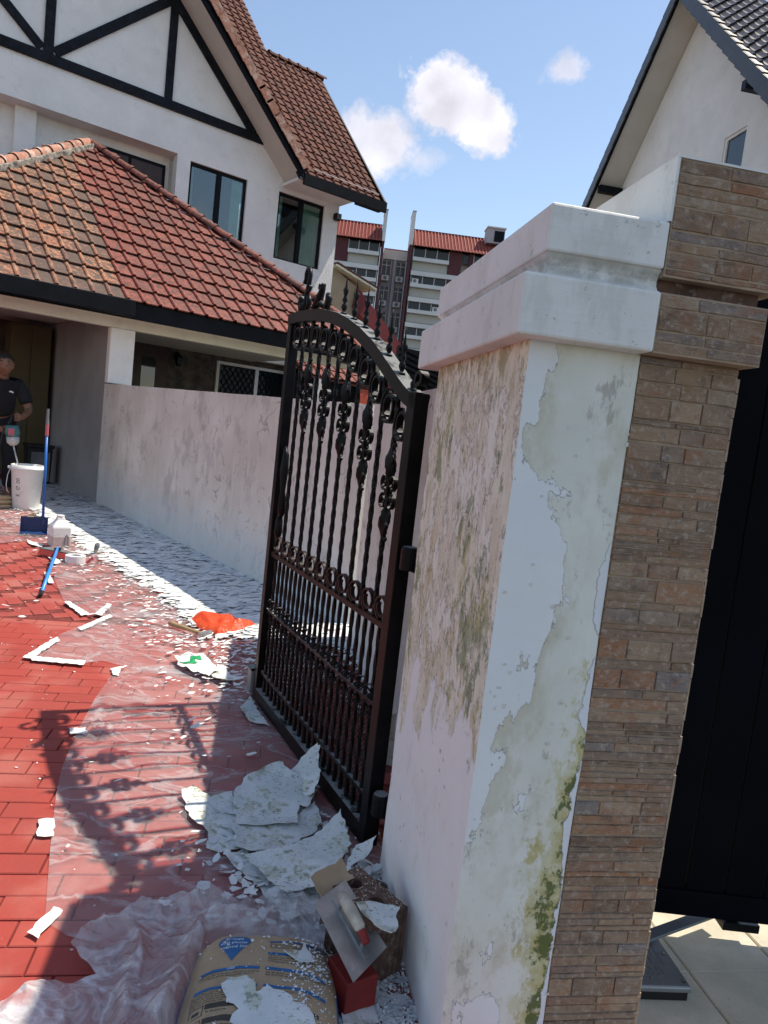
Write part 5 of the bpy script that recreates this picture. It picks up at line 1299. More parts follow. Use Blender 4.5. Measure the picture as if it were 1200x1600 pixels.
for i in range(900):
    s_ = rf_.uniform(-.26, -.005); t_ = rf_.uniform(-.2, .8); P = PW(s_, t_); flake(m, P.x, P.y, rf_.uniform(.003, .008), rf_.uniform(.008, .028), .7, .15, rf_.uniform(0, 3), rf_)
m.build('paint_crumbs', MT['flake'], kind='stuff')

# ============================================================ PEELED PAINT SHEETS
G1 = 'peeled paint sheets heaped beside the gate'
A_ = [(-0.634, 2.569), (-0.605, 2.61), (-0.521, 2.57), (-0.453, 2.61), (-0.388, 2.484), (-0.354, 2.363), (-0.308, 2.274), (-0.4, 2.212), (-0.457, 2.244), (-0.474, 2.338), (-0.564, 2.423)]
B_ = [(-0.434, 2.537), (-0.419, 2.641), (-0.338, 2.741), (-0.29, 2.758), (-0.201, 2.667), (-0.13, 2.607), (-0.156, 2.497), (-0.186, 2.509), (-0.176, 2.4), (-0.275, 2.371), (-0.379, 2.357)]
C_ = [(-0.411, 2.39), (-0.277, 2.462), (-0.187, 2.473), (-0.134, 2.563), (-0.095, 2.436), (-0.117, 2.368), (-0.211, 2.252), (-0.289, 2.218), (-0.349, 2.224)]
D_ = [(-0.283, 2.698), (-0.22, 2.792), (-0.155, 2.838), (-0.133, 2.675), (-0.141, 2.547), (-0.195, 2.593)]
E_ = [(-0.319, 2.178), (-0.208, 2.222), (-0.111, 2.287), (-0.034, 2.413), (0.017, 2.237), (-0.031, 2.096), (-0.065, 2.045), (-0.156, 2.004), (-0.223, 2.06)]
F_ = [(-0.032, 2.048), (0.032, 2.205), (0.094, 2.228), (0.074, 2.174), (0.022, 2.13), (0.029, 2.072), (-0.017, 2.038)]
G_ = [(-0.386, 2.196), (-0.325, 2.252), (-0.217, 2.116), (-0.064, 2.089), (-0.072, 1.974), (-0.139, 1.921), (-0.209, 2.008), (-0.281, 2.104)]
K_ = [(0.026, 1.683), (0.072, 1.722), (0.115, 1.686), (0.127, 1.618), (0.04, 1.587)]
sheet('paint_sheet', A_, .022, 'sunlit white paint sheet striped by the gate shadow, leftmost of the heap', 'paint sheet', G1, curl=.012, seed=1)
sheet('paint_sheet', B_, .060, 'broad pale paint sheet at the top of the heap', 'paint sheet', G1, curl=.03, seed=2, tilt=(.05, .1))
sheet('paint_sheet', C_, .040, 'speckled grey green paint sheet in the middle of the heap', 'paint sheet', G1, curl=.015, seed=3)
sheet('paint_sheet', D_, .085, 'curled paint sheet leaning on the gate bottom rail', 'paint sheet', G1, curl=.06, seed=4, tilt=(.45, .25))
sheet('paint_sheet', E_, .070, 'large smooth white paint sheet lying in front of the gate foot', 'paint sheet', G1, curl=.02, seed=5, tilt=(.12, .06))
sheet('paint_sheet', F_, .085, 'narrow bent paint strip between the hinge stile and the clay block', 'paint sheet', G1, curl=.04, seed=6, tilt=(.1, .25))
sheet('paint_sheet', G_, .022, 'black speckled paint sheet at the near end of the heap', 'paint sheet', G1, curl=.01, seed=7, rough=.006)
sheet('paint_sheet', K_, .016, 'pale paint piece on the ground between bag and pillar', 'paint sheet', None, curl=.01, seed=8)
sheet('paint_sheet', [(-0.576, 3.60), (-0.50, 3.42), (-0.42, 3.26), (-0.52, 3.296), (-.60, 3.45)], .02, 'flat grey paint piece beside the gate stop housing', 'paint sheet', None, curl=.008, seed=9)
sheet('paint_sheet', [(-0.841, 3.962), (-0.794, 3.965), (-0.74, 3.86), (-0.64, 3.832), (-0.727, 3.734), (-0.83, 3.802)], .03, 'white paint sheet half in wall shade beside the green packet', 'paint sheet', None, curl=.02, seed=10)
o = sheet('paint_sheet', [(-.13, 0), (.13, -.02), (.12, .035), (.03, .05), (-.12, .03)], .3, 'rolled strip of paint peeling off the wall low beside the hinge stile', 'paint sheet', None, curl=.0, seed=12, rough=.002)
o.location = (.098, 2.50, .345); o.rotation_euler = (radians(8), radians(66), radians(96))
# small heap rubble under the sheets
m = MB()
for i in range(500):
    x = rf_.gauss(-.2, .13); y = rf_.gauss(2.25, .16); flake(m, x, y, rf_.uniform(.015, .035), rf_.uniform(.005, .028), .7, .4, rf_.uniform(0, 3), rf_)
m.build('heap_flakes', MT['flake'], kind='stuff')

# ============================================================ PLASTER BAG
bag = thing('plaster_bag', 'brown paper plaster bag with blue print, strewn with paint flakes', 'bag', (-.155, 1.53, 0), 4.5)
BW, BL, BH = .195, .285, .128
def bag_z(u, v):   # u,v in -1..1
    a = max(0, 1-abs(u)**3.2); b = max(0, 1-abs(v)**4.5)
    return BH*(a**.55)*(b**.5)+.006*noise.noise((u*2.2, v*2.5, 1))+.002*noise.noise((u*9, v*9, 4))
m = MB(); N = 46; vs = []; fs = []
def bag_pt(u, v, lift=0):
    taper = 1+.05*(-v)
    return (u*BW*taper*(1-.05*abs(v)**6), v*BL*(1-.04*abs(u)**6), max(.002, bag_z(u, v))+lift)
def wq(k): return sin(k*pi/2)*.35+k*.65
for j in range(N+1):
    for i in range(N+1): vs.append(bag_pt(wq(2*i/N-1), wq(2*j/N-1)))
for j in range(N):
    for i in range(N): fs.append((j*(N+1)+i, j*(N+1)+i+1, (j+1)*(N+1)+i+1, (j+1)*(N+1)+i))
def side_blue(f):
    c = [vs[i] for i in f]; x = sum(q[0] for q in c)/4; y = sum(q[1] for q in c)/4; z = sum(q[2] for q in c)/4
    return 1 if abs(x) > BW*.93 and abs(y) < .20 and z < BH*.72 else 0
m.v = vs; m.f = fs; m.mi = [side_blue(f) for f in fs]; m.f.append(tuple(reversed([i for i in range(N+1)]+[(j+1)*(N+1)-1 for j in range(1, N+1)]+[N*(N+1)+i for i in range(N-1, -1, -1)]+[j*(N+1) for j in range(N-1, 0, -1)]))); m.mi.append(0)
m.build('paper_sack', [MT['kraft'], MT['print_blue']], bag, smooth=True)
def on_bag(x, y, lift):
    u, v = x/BW, y/BL; p = bag_pt(u, v, lift); return (x, y, p[2])
def print_poly(name, poly, mat, lift=.0012, res=.01):
    bm = bmesh.new(); f = bm.faces.new([bm.verts.new((x, y, 0)) for x, y in poly]); xs = [p[0] for p in poly]; ys = [p[1] for p in poly]
    x = min(xs)+res
    while x < max(xs): bmesh.ops.bisect_plane(bm, geom=bm.verts[:]+bm.edges[:]+bm.faces[:], plane_co=(x, 0, 0), plane_no=(1, 0, 0)); x += res
    y = min(ys)+res
    while y < max(ys): bmesh.ops.bisect_plane(bm, geom=bm.verts[:]+bm.edges[:]+bm.faces[:], plane_co=(0, y, 0), plane_no=(0, 1, 0)); y += res
    for v in bm.verts: v.co = on_bag(v.co.x, v.co.y, lift)
    me = bpy.data.meshes.new(name); bm.to_mesh(me); bm.free(); me.materials.append(MT[mat]); o = bpy.data.objects.new(name, me); C.objects.link(o); o.parent = bag; return o
def print_text(name, txt, x, y, size, mat, lift=.0018, align='CENTER', sx=1.0):
    me = text_mesh(txt, size, 0, align)
    for v in me.vertices: v.co = on_bag(x+v.co.x*sx, y+v.co.y, lift)
    me.materials.clear(); me.materials.append(MT[mat]); return inst(name, me, bag)
drop = [(-.083+.040*sin(a)*(1.0), .182+.030*cos(a)) for a in [radians(d_) for d_ in range(-105, 106, 15)]]+[(-.083, .108)]
print_poly('blue_drop', drop, 'print_blue')
print_text('bag_title', 'E-mix', -.083, .194, .019, 'print_white'); print_text('bag_title', 'easi plaster', -.083, .175, .0165, 'print_white', sx=.9); print_text('bag_title', 'external 260', -.083, .156, .015, 'print_white', sx=.85)
def bar_(x0, x1, y, h=.009): return print_poly('blue_bar', [(x0, y), (x1, y), (x1, y+h), (x0, y+h)], 'print_blue')
bar_(-.150, -.012, .078); bar_(.002, .150, .078); bar_(-.155, -.012, .022); bar_(.002, .150, .022); bar_(.004, .150, .183, .007); bar_(.004, .06, .13)
print_text('bar_heading', 'USES', -.08, .0825, .009, 'print_white', .0022)
def lines(x0, x1, y, n, mat='print_dark'):
    m = MB(); rg = random.Random(int(y*1000)+int(x0*100))
    for k in range(n):
        yy = y-k*.0075; x = x0; end = x1-(rg.uniform(.01, .06) if k == n-1 else 0)
        while x < end:
            w = rg.uniform(.004, .013); xx = x
            while xx < min(x+w, end):   # short upright ticks, unreadable small print
                hh = rg.uniform(.0022, .0040); a = on_bag(xx, yy, .0016); b = on_bag(xx+.0013, yy, .0016); c = on_bag(xx+.0013, yy+hh, .0016); d = on_bag(xx, yy+hh, .0016); m.add([a, b, c, d], [(0, 1, 2, 3)]); xx += .0022
            x += w+.003
    m.build('small_print', MT[mat], bag)
lines(-.150, -.012, .068, 2); lines(.004, .14, .068, 2); lines(-.158, -.03, .012, 5); lines(.004, .15, .012, 1); lines(.006, .14, .172, 3); lines(.006, .12, .120, 3)
for (y0) in (-.052, -.092, -.132):
    for (a, b, c, d) in ((-.155, y0, -.125, y0+.002), (-.155, y0+.028, -.125, y0+.030), (-.155, y0, -.153, y0+.03), (-.127, y0, -.125, y0+.03), (-.148, y0+.008, -.133, y0+.018)): print_poly('icon_frame', [(a, b), (c, b), (c, d), (a, d)], 'print_dark')
    print_poly('dark_box', [(-.122, y0+.015), (-.03, y0+.015), (-.03, y0+.030), (-.122, y0+.030)], 'print_dark')
    lines(-.118, -.035, y0+.005, 1)
print_poly('dark_box', [(.08, -.038), (.135, -.038), (.135, -.026), (.08, -.026)], 'print_dark')
# paint pieces and crumbs lying on the bag
def bag_sheet(pts, label, seed):
    o = sheet('paint_sheet', pts, 0, label, 'paint sheet', None, curl=.010, seed=seed, res=.008, rough=.002, thick=.0015)
    R = Matrix.Rotation(radians(4.5), 4, 'Z'); 
    cx, cy = o.location.x, o.location.y
    for v in o.data.vertices:
        x, y = v.co.x+cx, v.co.y+cy; p = on_bag(max(-BW*.98, min(BW*.98, x)), max(-BL*.98, min(BL*.98, y)), .004); v.co.z += p[2]
    w = R @ Vector((cx, cy, 0)); o.location = (bag.location.x+w.x, bag.location.y+w.y, 0); o.rotation_euler = (0, 0, radians(4.5))
bag_sheet([(-.095, .030), (-.085, .048), (-.04, .050), (-.018, .030), (-.014, .002), (.002, .016), (.008, .028), (.07, -.002), (.085, -.02), (.11, -.022), (.150, -.085), (.165, -.13), (.08, -.15), (0, -.13), (-.06, -.085), (-.045, -.05), (-.075, -.03), (-.085, .0)], 'large jagged paint sheet lying across the middle of the plaster bag', 31)
bag_sheet([(.04, .135), (.072, .150), (.084, .150), (.088, .182), (.094, .182), (.098, .160), (.112, .140), (.122, .118), (.10, .110), (.07, .118)], 'small arrow shaped paint flake on the upper right of the plaster bag', 32)
m = MB()
for i in range(620):
    if i % 4: x = rf_.gauss(.11, .035); y = rf_.gauss(.10, .08)
    else: x = rf_.uniform(-.17, .17); y = rf_.uniform(-.2, .255)
    if abs(x) > .18 or abs(y) > .27: continue
    z = on_bag(x, y, .0025)[2]; flake(m, x, y, z, rf_.choice((.0012, .0018, .002, .003, .004, .006)), .6, .3, rf_.uniform(0, 3), rf_)
o = m.build('bag_crumbs', MT['flake'], kind='stuff'); o.location = bag.location; o.rotation_euler = bag.rotation_euler
# crumpled film round the bag
F1 = [(-0.90, 1.42), (-0.763, 1.52), (-0.70, 1.566), (-0.618, 1.60), (-0.576, 1.646), (-0.63, 1.692), (-0.677, 1.73), (-0.66, 1.80), (-0.58, 1.89), (-0.45, 1.965), (-0.333, 1.985), (-0.2, 2.03), (-0.08, 1.99), (-0.03, 1.91), (-.03, 1.70), (-0.154, 1.70), (-0.27, 1.70), (-0.29, 1.66), (-0.29, 1.55), (-0.29, 1.38), (-0.558, 1.35), (-0.9, 1.35)]
def bul(x, y):
    a, b = x+.155, y-1.53; r = max(abs(a)/BW, abs(b)/BL); k_in = max(0, min(1, (r-.93)/.20)); base = .095*math.exp(-max(0, r-1.0)*3.2)
    wx = x+.07*noise.noise((x*5, y*5, 11)); wy = y+.07*noise.noise((x*5, y*5, 21))
    r1 = 1-abs(noise.noise((wx*4.5+wy*2, wy*4.5-wx*3, 7)))*2.6; r2 = 1-abs(noise.noise((wx*9-5*wy, wy*8+3*wx, 3)))*2.8; r3 = 1-abs(noise.noise((wx*21, wy*17+8*wx, 5)))*2.6
    fac = noise.voronoi((wx*16, wy*16, 1))[0]; v = (fac[1]-fac[0])
    return k_in*(base*.85+.034*max(0, r1)+.016*max(0, r2)*max(.3, r1)+.006*max(0, r3)+.012*v)+.008
film('plastic_film', F1, .0065, .002, .004, 'crumpled milky plastic film bunched round the head and side of the plaster bag', 'plastic film', None, 'poly_film', [(-.45, 1.9)], 9, bul)

# ============================================================ BLOCK, BRICK, TROWEL
cb = thing('clay_block', 'brown ribbed clay block with two round holes standing against the pillar', 'brick', (.066, 1.842, 0), 41)
m = MB()
bl, bw_, bh = .062, .105, .195; N = 24
prof = []
def ring(z): return [(-bl+.0, -bw_, z), (bl, -bw_, z), (bl, bw_, z), (-bl, bw_, z)]
# walls with ribs
n = 14
pts2 = []
for i in range(n+1): pts2.append((-bl+2*bl*i/n, -bw_+(0.003 if i % 2 else 0)))
for i in range(1, n+1): pts2.append((bl-(0.003 if i % 2 else 0), -bw_+2*bw_*i/n))
for i in range(1, n+1): pts2.append((bl-2*bl*i/n, bw_-(0.003 if i % 2 else 0)))
for i in range(1, n): pts2.append((-bl+(0.003 if i % 2 else 0), bw_-2*bw_*i/n))
bm = bmesh.new(); lo = [bm.verts.new((x, y, 0)) for x, y in pts2]; hi = [bm.verts.new((x, y, bh)) for x, y in pts2]; nn_ = len(pts2)
for i in range(nn_): bm.faces.new((lo[i], lo[(i+1) % nn_], hi[(i+1) % nn_], hi[i]))
bm.faces.new(list(reversed(lo)))
edges = [bm.edges.get((hi[i], hi[(i+1) % nn_])) for i in range(nn_)]
for cy in (-.045, .045):
    a = [bm.verts.new((.0+.022*cos(2*pi*k/14), cy+.022*sin(2*pi*k/14), bh)) for k in range(14)]; b = [bm.verts.new((.0+.022*cos(2*pi*k/14), cy+.022*sin(2*pi*k/14), bh-.12)) for k in range(14)]
    for k in range(14): bm.faces.new((a[k], a[(k+1) % 14], b[(k+1) % 14], b[k])); 
    bm.faces.new(b)
    edges += [bm.edges.get((a[k], a[(k+1) % 14])) for k in range(14)]
bmesh.ops.triangle_fill(bm, use_beauty=True, use_dissolve=False, edges=edges); bmesh.ops.recalc_face_normals(bm, faces=bm.faces[:])
me = bpy.data.meshes.new('block_body'); bm.to_mesh(me); bm.free(); me.materials.append(MT['brick_brown']); inst('block_body', me, cb)
m = MB()
for i in range(420):
    x, y = rf_.uniform(-.058, .058), rf_.uniform(-.1, .1)
    if any((x**2+(y-c)**2) < .024**2 for c in (-.045, .045)): continue
    flake(m, x, y, bh+rf_.uniform(.002, .005), rf_.uniform(.001, .004), .7, .5, rf_.uniform(0, 3), rf_)
m.build('block_dust', MT['gravel'], cb, kind='stuff')
rb_ = thing('red_brick', 'small dark red painted brick under the lower corner of the trowel', 'brick', (.045, 1.69, 0), 32)
m = MB(); m.box(-.04, -.055, 0, .05, .05, .10); m.build('brick_body', MT['brick_red'], rb_, bevel=.004)
# trowel: float blade from block top down to the brick
tro = thing('plastering_trowel', 'steel plastering trowel with worn handle leaning on the clay block and red brick', 'trowel', (.035, 1.735, .18), 0)
c1 = Vector((-.067, 1.765, .200)); c2 = Vector((.008, 1.862, .212)); c3 = Vector((.130, 1.700, .15)); c4 = Vector((.053, 1.588, .135)); cc = Vector(tro.location)
def bil(u, v): return (c1*(1-u)*(1-v)+c2*u*(1-v)+c3*u*v+c4*(1-u)*v)-cc
nrm = (c2-c1).cross(c4-c1).normalized(); nrm = nrm if nrm.z > 0 else -nrm
m = MB(); vs = [bil(u, v)+nrm*h for h in (0, .0015) for (u, v) in ((0, 0), (1, 0), (1, 1), (0, 1))]; m.add(vs, [(3, 2, 1, 0), (4, 5, 6, 7), (0, 1, 5, 4), (1, 2, 6, 5), (2, 3, 7, 6), (3, 0, 4, 7)]); m.build('blade', MT['steel'], tro)
m = MB(); m.bar(bil(.5, .12)+nrm*.004, bil(.5, .92)+nrm*.004, .016, .006, up=nrm); m.build('spine', MT['steel'], tro)
m = MB(); m.tube([bil(.5, .78)+nrm*.006, bil(.5, .80)+nrm*.03, bil(.5, .74)+nrm*.036], .005, 8); m.tube([bil(.5, .25)+nrm*.006, bil(.5, .24)+nrm*.034, bil(.5, .30)+nrm*.038], .005, 8); m.build('shank', MT['steel'], tro)
m = MB(); m.tube([bil(.5, .20)+nrm*.038, bil(.5, .23)+nrm*.040, bil(.5, .45)+nrm*.042, bil(.5, .66)+nrm*.040, bil(.5, .70)+nrm*.038], [.010, .014, .0165, .0145, .009], 12); m.build('handle', MT['wood_pale'] if 'wood_pale' in MT else simple('plaster_caked_wood', (.50, .45, .37), .8, .2, 20, .4), tro, smooth=True)
m = MB(); m.tube([bil(.5, .70)+nrm*.038, bil(.5, .84)+nrm*.030], [.012, .010], 8); m.build('handle_ferrule', MT['brick_red'], tro)
sheet('paint_sheet', [(0.041, 1.739), (.075, 1.765), (0.115, 1.76), (0.156, 1.749), (.145, 1.715), (0.151, 1.68), (0.132, 1.649), (0.092, 1.676)], .222, 'white paint flake lying on the clay block beside the trowel', 'paint sheet', None, curl=.012, seed=33, res=.008, thick=.0015)
o = sheet('sanding_card', [(-.055, -.03), (.05, -.035), (.055, .03), (-.05, .035)], .2, 'curled brown card tucked behind the trowel', 'card', None, 'kraft', curl=.02, seed=34, res=.01)
o.location = (-.03, 1.87, .205); o.rotation_euler = (radians(35), radians(-15), radians(45))
o = tag(MB().prism([(-.05, -.02), (.03, -.04), (.06, .02), (.0, .05), (-.04, .03)], 2, 0, .10).build('black_rubble_bag', MT['black_plastic'], bevel=.02), 'black plastic bag scrap squeezed between the clay block and pillar', 'plastic bag'); o.location = (.088, 2.03, 0)

# ============================================================ THINGS ON THE SHEETS
def crumple(name, poly, z, h, mat, label, cat, seed, res=.018):
    xs = [p[0] for p in poly]; ys = [p[1] for p in poly]; cx = sum(xs)/len(xs); cy = sum(ys)/len(ys); bm = bmesh.new(); bm.faces.new([bm.verts.new((x, y, 0)) for x, y in poly])
    x = min(xs)+res
    while x < max(xs): bmesh.ops.bisect_plane(bm, geom=bm.verts[:]+bm.edges[:]+bm.faces[:], plane_co=(x, 0, 0), plane_no=(1, 0, 0)); x += res
    y = min(ys)+res
    while y < max(ys): bmesh.ops.bisect_plane(bm, geom=bm.verts[:]+bm.edges[:]+bm.faces[:], plane_co=(0, y, 0), plane_no=(0, 1, 0)); y += res
    bmesh.ops.triangulate(bm, faces=bm.faces[:])
    for v in bm.verts:
        e = min(1, poly_dist(v.co.x, v.co.y, poly)/.07); q = (v.co.x*9, v.co.y*9, seed)
        v.co.z = h*(e**.6)*(.55+.45*noise.fractal(q, 1, 2, 2)+.22*(1-abs(noise.noise((v.co.x*10, v.co.y*5, seed)))*3))
        v.co.x += -cx+.006*noise.noise((v.co.y*40, 0, seed)); v.co.y -= cy
    me = bpy.data.meshes.new(name); bm.to_mesh(me); bm.free(); me.materials.append(MT[mat]); o = bpy.data.objects.new(name, me); C.objects.link(o); o.location = (cx, cy, z); return tag(o, label, cat)
crumple('plastic_bag', [(-1.245, 4.86), (-1.235, 4.99), (-1.15, 5.04), (-1.0, 5.02), (-.89, 4.96), (-.80, 4.93), (-.84, 4.78), (-.93, 4.66), (-.99, 4.60), (-1.13, 4.68)], .025, .065, 'orange_bag', 'crumpled orange red plastic carrier bag', 'plastic bag', 3)
pk = thing('torn_packet', 'crumpled white and green printed packet beside the hammer', 'packet', (-.96, 3.97, .03), -20)
def crump_part(poly, mat, name, lift):
    bm = bmesh.new(); bm.faces.new([bm.verts.new((x, y, 0)) for x, y in poly]); xs = [p[0] for p in poly]; ys = [p[1] for p in poly]; res = .015
    x = min(xs)+res
    while x < max(xs): bmesh.ops.bisect_plane(bm, geom=bm.verts[:]+bm.edges[:]+bm.faces[:], plane_co=(x, 0, 0), plane_no=(1, 0, 0)); x += res
    y = min(ys)+res
    while y < max(ys): bmesh.ops.bisect_plane(bm, geom=bm.verts[:]+bm.edges[:]+bm.faces[:], plane_co=(0, y, 0), plane_no=(0, 1, 0)); y += res
    for v in bm.verts: v.co.z = lift+.018*noise.fractal((v.co.x*14, v.co.y*14, 5), 1, 2, 3)+.012
    me = bpy.data.meshes.new(name); bm.to_mesh(me); bm.free(); me.materials.append(MT[mat]); inst(name, me, pk)
crump_part([(-.17, .02), (-.13, .11), (-.03, .13), (.08, .05), (.17, -.03), (.18, -.14), (.05, -.12), (-.06, -.09), (-.10, -.03)], 'tape', 'packet_foil', 0)
crump_part([(-.09, .07), (-.04, .095), (.01, .05), (-.03, .02), (.03, -.02), (-.02, -.06), (-.08, -.065), (-.03, -.02), (-.06, .03)], 'green_print', 'green_band', .003)
tm = text_mesh('PAX', .045); tm.materials.append(MT['print_dark']); o = inst('packet_lettering', tm, pk); o.location = (-.105, .085, .04); o.rotation_euler = (0, 0, radians(35))
hm = thing('hammer', 'wooden handled hammer lying on the plastic by the orange bag', 'hammer', (-1.06, 4.52, .03), 150)
m = MB(); m.tube([(0, 0, .012), (.10, 0, .012), (.27, 0, .012), (.31, 0, .012)], [.011, .012, .016, .015], 10); m.build('handle', MT['wood'], hm, smooth=True)
m = MB(); m.bar((-.005, -.06, .018), (-.005, .045, .018), .024, .024); m.lathe([(.017, 0), (.017, .02)], 0, 0, 0, 12); m.v = m.v; m.build('hammer_head', MT['steel'], hm, bevel=.003)
# jug
jg = thing('plastic_jug', 'white square plastic jug half filled, standing on the far sheet', 'jug', (-3.13, 6.98, .01), 38)
m = MB(); w = .088
def sq(r, z, rad=.25): 
    out = []
    for k in range(20):
        a = 2*pi*k/20+pi/4; c_, s_ = cos(a), sin(a); q = (abs(c_)**9+abs(s_)**9)**(-1/9); out.append((r*c_*q, r*s_*q, z))
    return out
def q4_(r, z, d=None): d = r if d is None else d; return [(-r, -d, z), (r, -d, z), (r, d, z), (-r, d, z)]
rings = [q4_(w*.94, 0), q4_(w, .012), q4_(w, .195), q4_(w*.42, .262), q4_(w*.40, .285)]
vs = [p for r in rings for p in r]; fs = [(i*4+j, i*4+(j+1) % 4, (i+1)*4+(j+1) % 4, (i+1)*4+j) for i in range(4) for j in range(4)]+[(3, 2, 1, 0), (16, 17, 18, 19)]
m.add(vs, fs); m.build('jug_body', MT['white_plastic'], jg, bevel=.016)
m = MB(); m.box(-w-.002, -w-.002, .006, w+.002, w+.002, .115); m.build('liquid_level', simple('pinkish_liquid_tint', (.50, .42, .40), .4, .08), jg, bevel=.014)
m = MB(); m.tube([(.03, -w-.004, .02), (.03, -w-.004, .10), (.045, -w-.004, .125), (.06, -w-.004, .10), (.06, -w-.004, .02)], .004, 6); m.build('moulded_grip', MT['grey_box'], jg)
m = MB(); m.lathe([(.036, 0), (.036, .022), (.03, .026)], 0, 0, .28, 14); m.build('cap', MT['white_plastic'], jg)
# dustpan
dp_ = thing('dustpan', 'navy dustpan with long blue handle standing on the far sheet', 'dustpan', (-3.60, 7.46, .02), 25)
m = MB(); m.box(-.145, .0, .0, .115, .008, .17); m.prism([(-.10, 0), (0, 0), (0, .02), (-.10, .006)], 0, -.145, .115); m.add([(-.145, -.1, 0), (-.145, 0, 0), (-.145, .0, .16), (-.139, -.1, 0), (-.139, 0, 0), (-.139, 0, .16)], [(0, 1, 2), (5, 4, 3), (0, 3, 4, 1), (1, 4, 5, 2), (2, 5, 3, 0)]); m.add([(.109, -.1, 0), (.109, 0, 0), (.109, .0, .16), (.115, -.1, 0), (.115, 0, 0), (.115, 0, .16)], [(0, 1, 2), (5, 4, 3), (0, 3, 4, 1), (1, 4, 5, 2), (2, 5, 3, 0)]); m.build('pan', MT['blue_dark'], dp_, bevel=.002)
m = MB(); m.tube([(.06, -.01, .10), (.06, -.01, .165), (.064, -.01, .18)], [.018, .018, .024], 10); m.build('socket', MT['blue_dark'], dp_)
m = MB(); m.tube([(.064, -.01, .18), (.050, .0, 1.02)], .0135, 10); m.build('pole', MT['blue_plastic'], dp_, smooth=True)
m = MB(); m.tube([(.050, 0, 1.02), (.049, 0, 1.14)], .017, 8); m.build('taped_grip', MT['pink_print'], dp_)
m = MB(); m.tube([(.049, 0, 1.14), (.047, 0, 1.20), (.047, 0, 1.30)], [.019, .014, .013], 8); m.build('pole_end', MT['grey_box'], dp_)
m = MB()
for i in range(9): a = rf_.uniform(-.09, .0); m.add([(a, -.03, .17), (a+.03, -.02, .175+rf_.uniform(0, .03)), (a+.035, .02, .20+rf_.uniform(0, .03)), (a+.005, .01, .18)], [(0, 1, 2, 3)])
m.build('dry_leaf_litter', MT['sack'], dp_)
# squeegee / push broom with blue pole
br = thing('push_broom', 'grey headed broom with bright blue pole lying across the sheet edge', 'broom', (-2.93, 6.42, .02), 0)
m = MB(); m.bar((-.14, .10, .045), (.16, .02, .045), .07, .012); m.build('broom_head', MT['grey_box'], br, bevel=.003)
m = MB(); rg = random.Random(2)
for i in range(60):
    f = i/59; x = -.14+.30*f; y = .07-.08*f-.03; m.bar((x, y+.01, .042), (x+rg.uniform(-.006, .006), y-.035, .004), .006, .006)
m.build('bristles', MT['brick_red'], br, kind='stuff')
m = MB(); m.bar((.0, .055, .055), (.05, .02, .065), .03, .03); m.build('pole_socket', MT['black_plastic'], br)
hd_ = Vector((.02, .05, .07)); en = Vector((-2.38, 5.07, .02))-Vector(br.location)
m = MB(); m.tube([hd_, hd_.lerp(en, .94)], .0135, 12); m.build('pole', MT['blue_light'], br, smooth=True)
m = MB(); m.tube([hd_.lerp(en, .94), hd_.lerp(en, 1.0)], [.016, .012], 10); m.build('pole_tip', MT['black_plastic'], br)
tr_ = thing('tape_roll', 'white roll of masking tape lying beside the broom head', 'tape roll', (-2.67, 6.30, .02), 0)
m = MB(); n = 24; vs = []; fs = []
for (r, z) in ((.045, 0), (.085, 0), (.085, .06), (.045, .06)):
    for j in range(n): vs.append((r*cos(2*pi*j/n), r*sin(2*pi*j/n), z))
for i in range(4):
    for j in range(n): fs.append((i*n+j, i*n+(j+1) % n, ((i+1) % 4)*n+(j+1) % n, ((i+1) % 4)*n+j))
m.add(vs, fs); m.build('tape_winding', MT['white_plastic'], tr_)
m = MB(); m.tube([(.09, .03, .0), (.14, .04, .05), (.13, .03, .055)], [.012, .014, .004], 6); m.build('pink_core_scrap', MT['pink_print'], tr_)
bs = thing('paint_brush', 'small caked paint brush standing on its bristles near the tape roll', 'brush', (-2.66, 6.72, .02), 0)
m = MB(); m.tube([(0, 0, 0), (0, 0, .05)], [.012, .022], 8); m.build('bristle_head', MT['gravel'], bs); m = MB(); m.tube([(0, 0, .05), (.01, 0, .09), (.02, 0, .11)], [.022, .026, .010], 8); m.build('handle', MT['grey_box'], bs)
# bucket
bk = thing('bucket', 'large white lidded plastic bucket of mixed plaster', 'bucket', (-4.545, 9.12, .01), 28)
m = MB(); m.lathe([(.150, 0), (.156, .01), (.186, .47), (.192, .475), (.195, .50), (.207, .505), (.207, .525), (.196, .53), (.196, .555), (.183, .558), (.180, .50), (.170, .44)], n=32); m.build('bucket_body', MT['white_plastic'], bk, smooth=True)
m = MB(); m.lathe([(.172, .44), (.172, .45)], n=24); m.build('wet_plaster', MT['slab'], bk)
m = MB(); m.tube([(-.20+.0, -.05, .50), (-.225, -.07, .42), (-.235, -.08, .30), (-.22, -.07, .22), (-.20, -.06, .2)], .004, 6); m.box(-.228, -.02, .50, -.20, .03, .53); m.build('bail_handle', MT['white_plastic'], bk)
for i, (tx, zz) in enumerate((('50', .36), ('G', .27), ('E', .18))):
    me = text_mesh(tx, .07)
    for v in me.vertices:
        r = .156+.030*((zz+v.co.x)/.47)+.0015; a = radians(-128)+v.co.y/r; v.co = (r*cos(a), r*sin(a), zz+v.co.x)
    me.materials.append(MT['print_dark']); inst('faded_lettering', me, bk)
sk = thing('folded_sack', 'folded tan paper sack lying left of the bucket', 'sack', (-4.86, 8.98, .0), 28)
m = MB()
for i, (w_, z_) in enumerate(((.20, 0), (.18, .055), (.15, .105))):
    vs = []; N_ = 8
    m.lathe([(w_*.7, 0), (w_, .015), (w_*1.02, .035), (w_*.85, .052)], .0+.02*i, 0, z_, 14, sy=.6)
m.build('sack_folds', MT['sack'], sk, smooth=True)

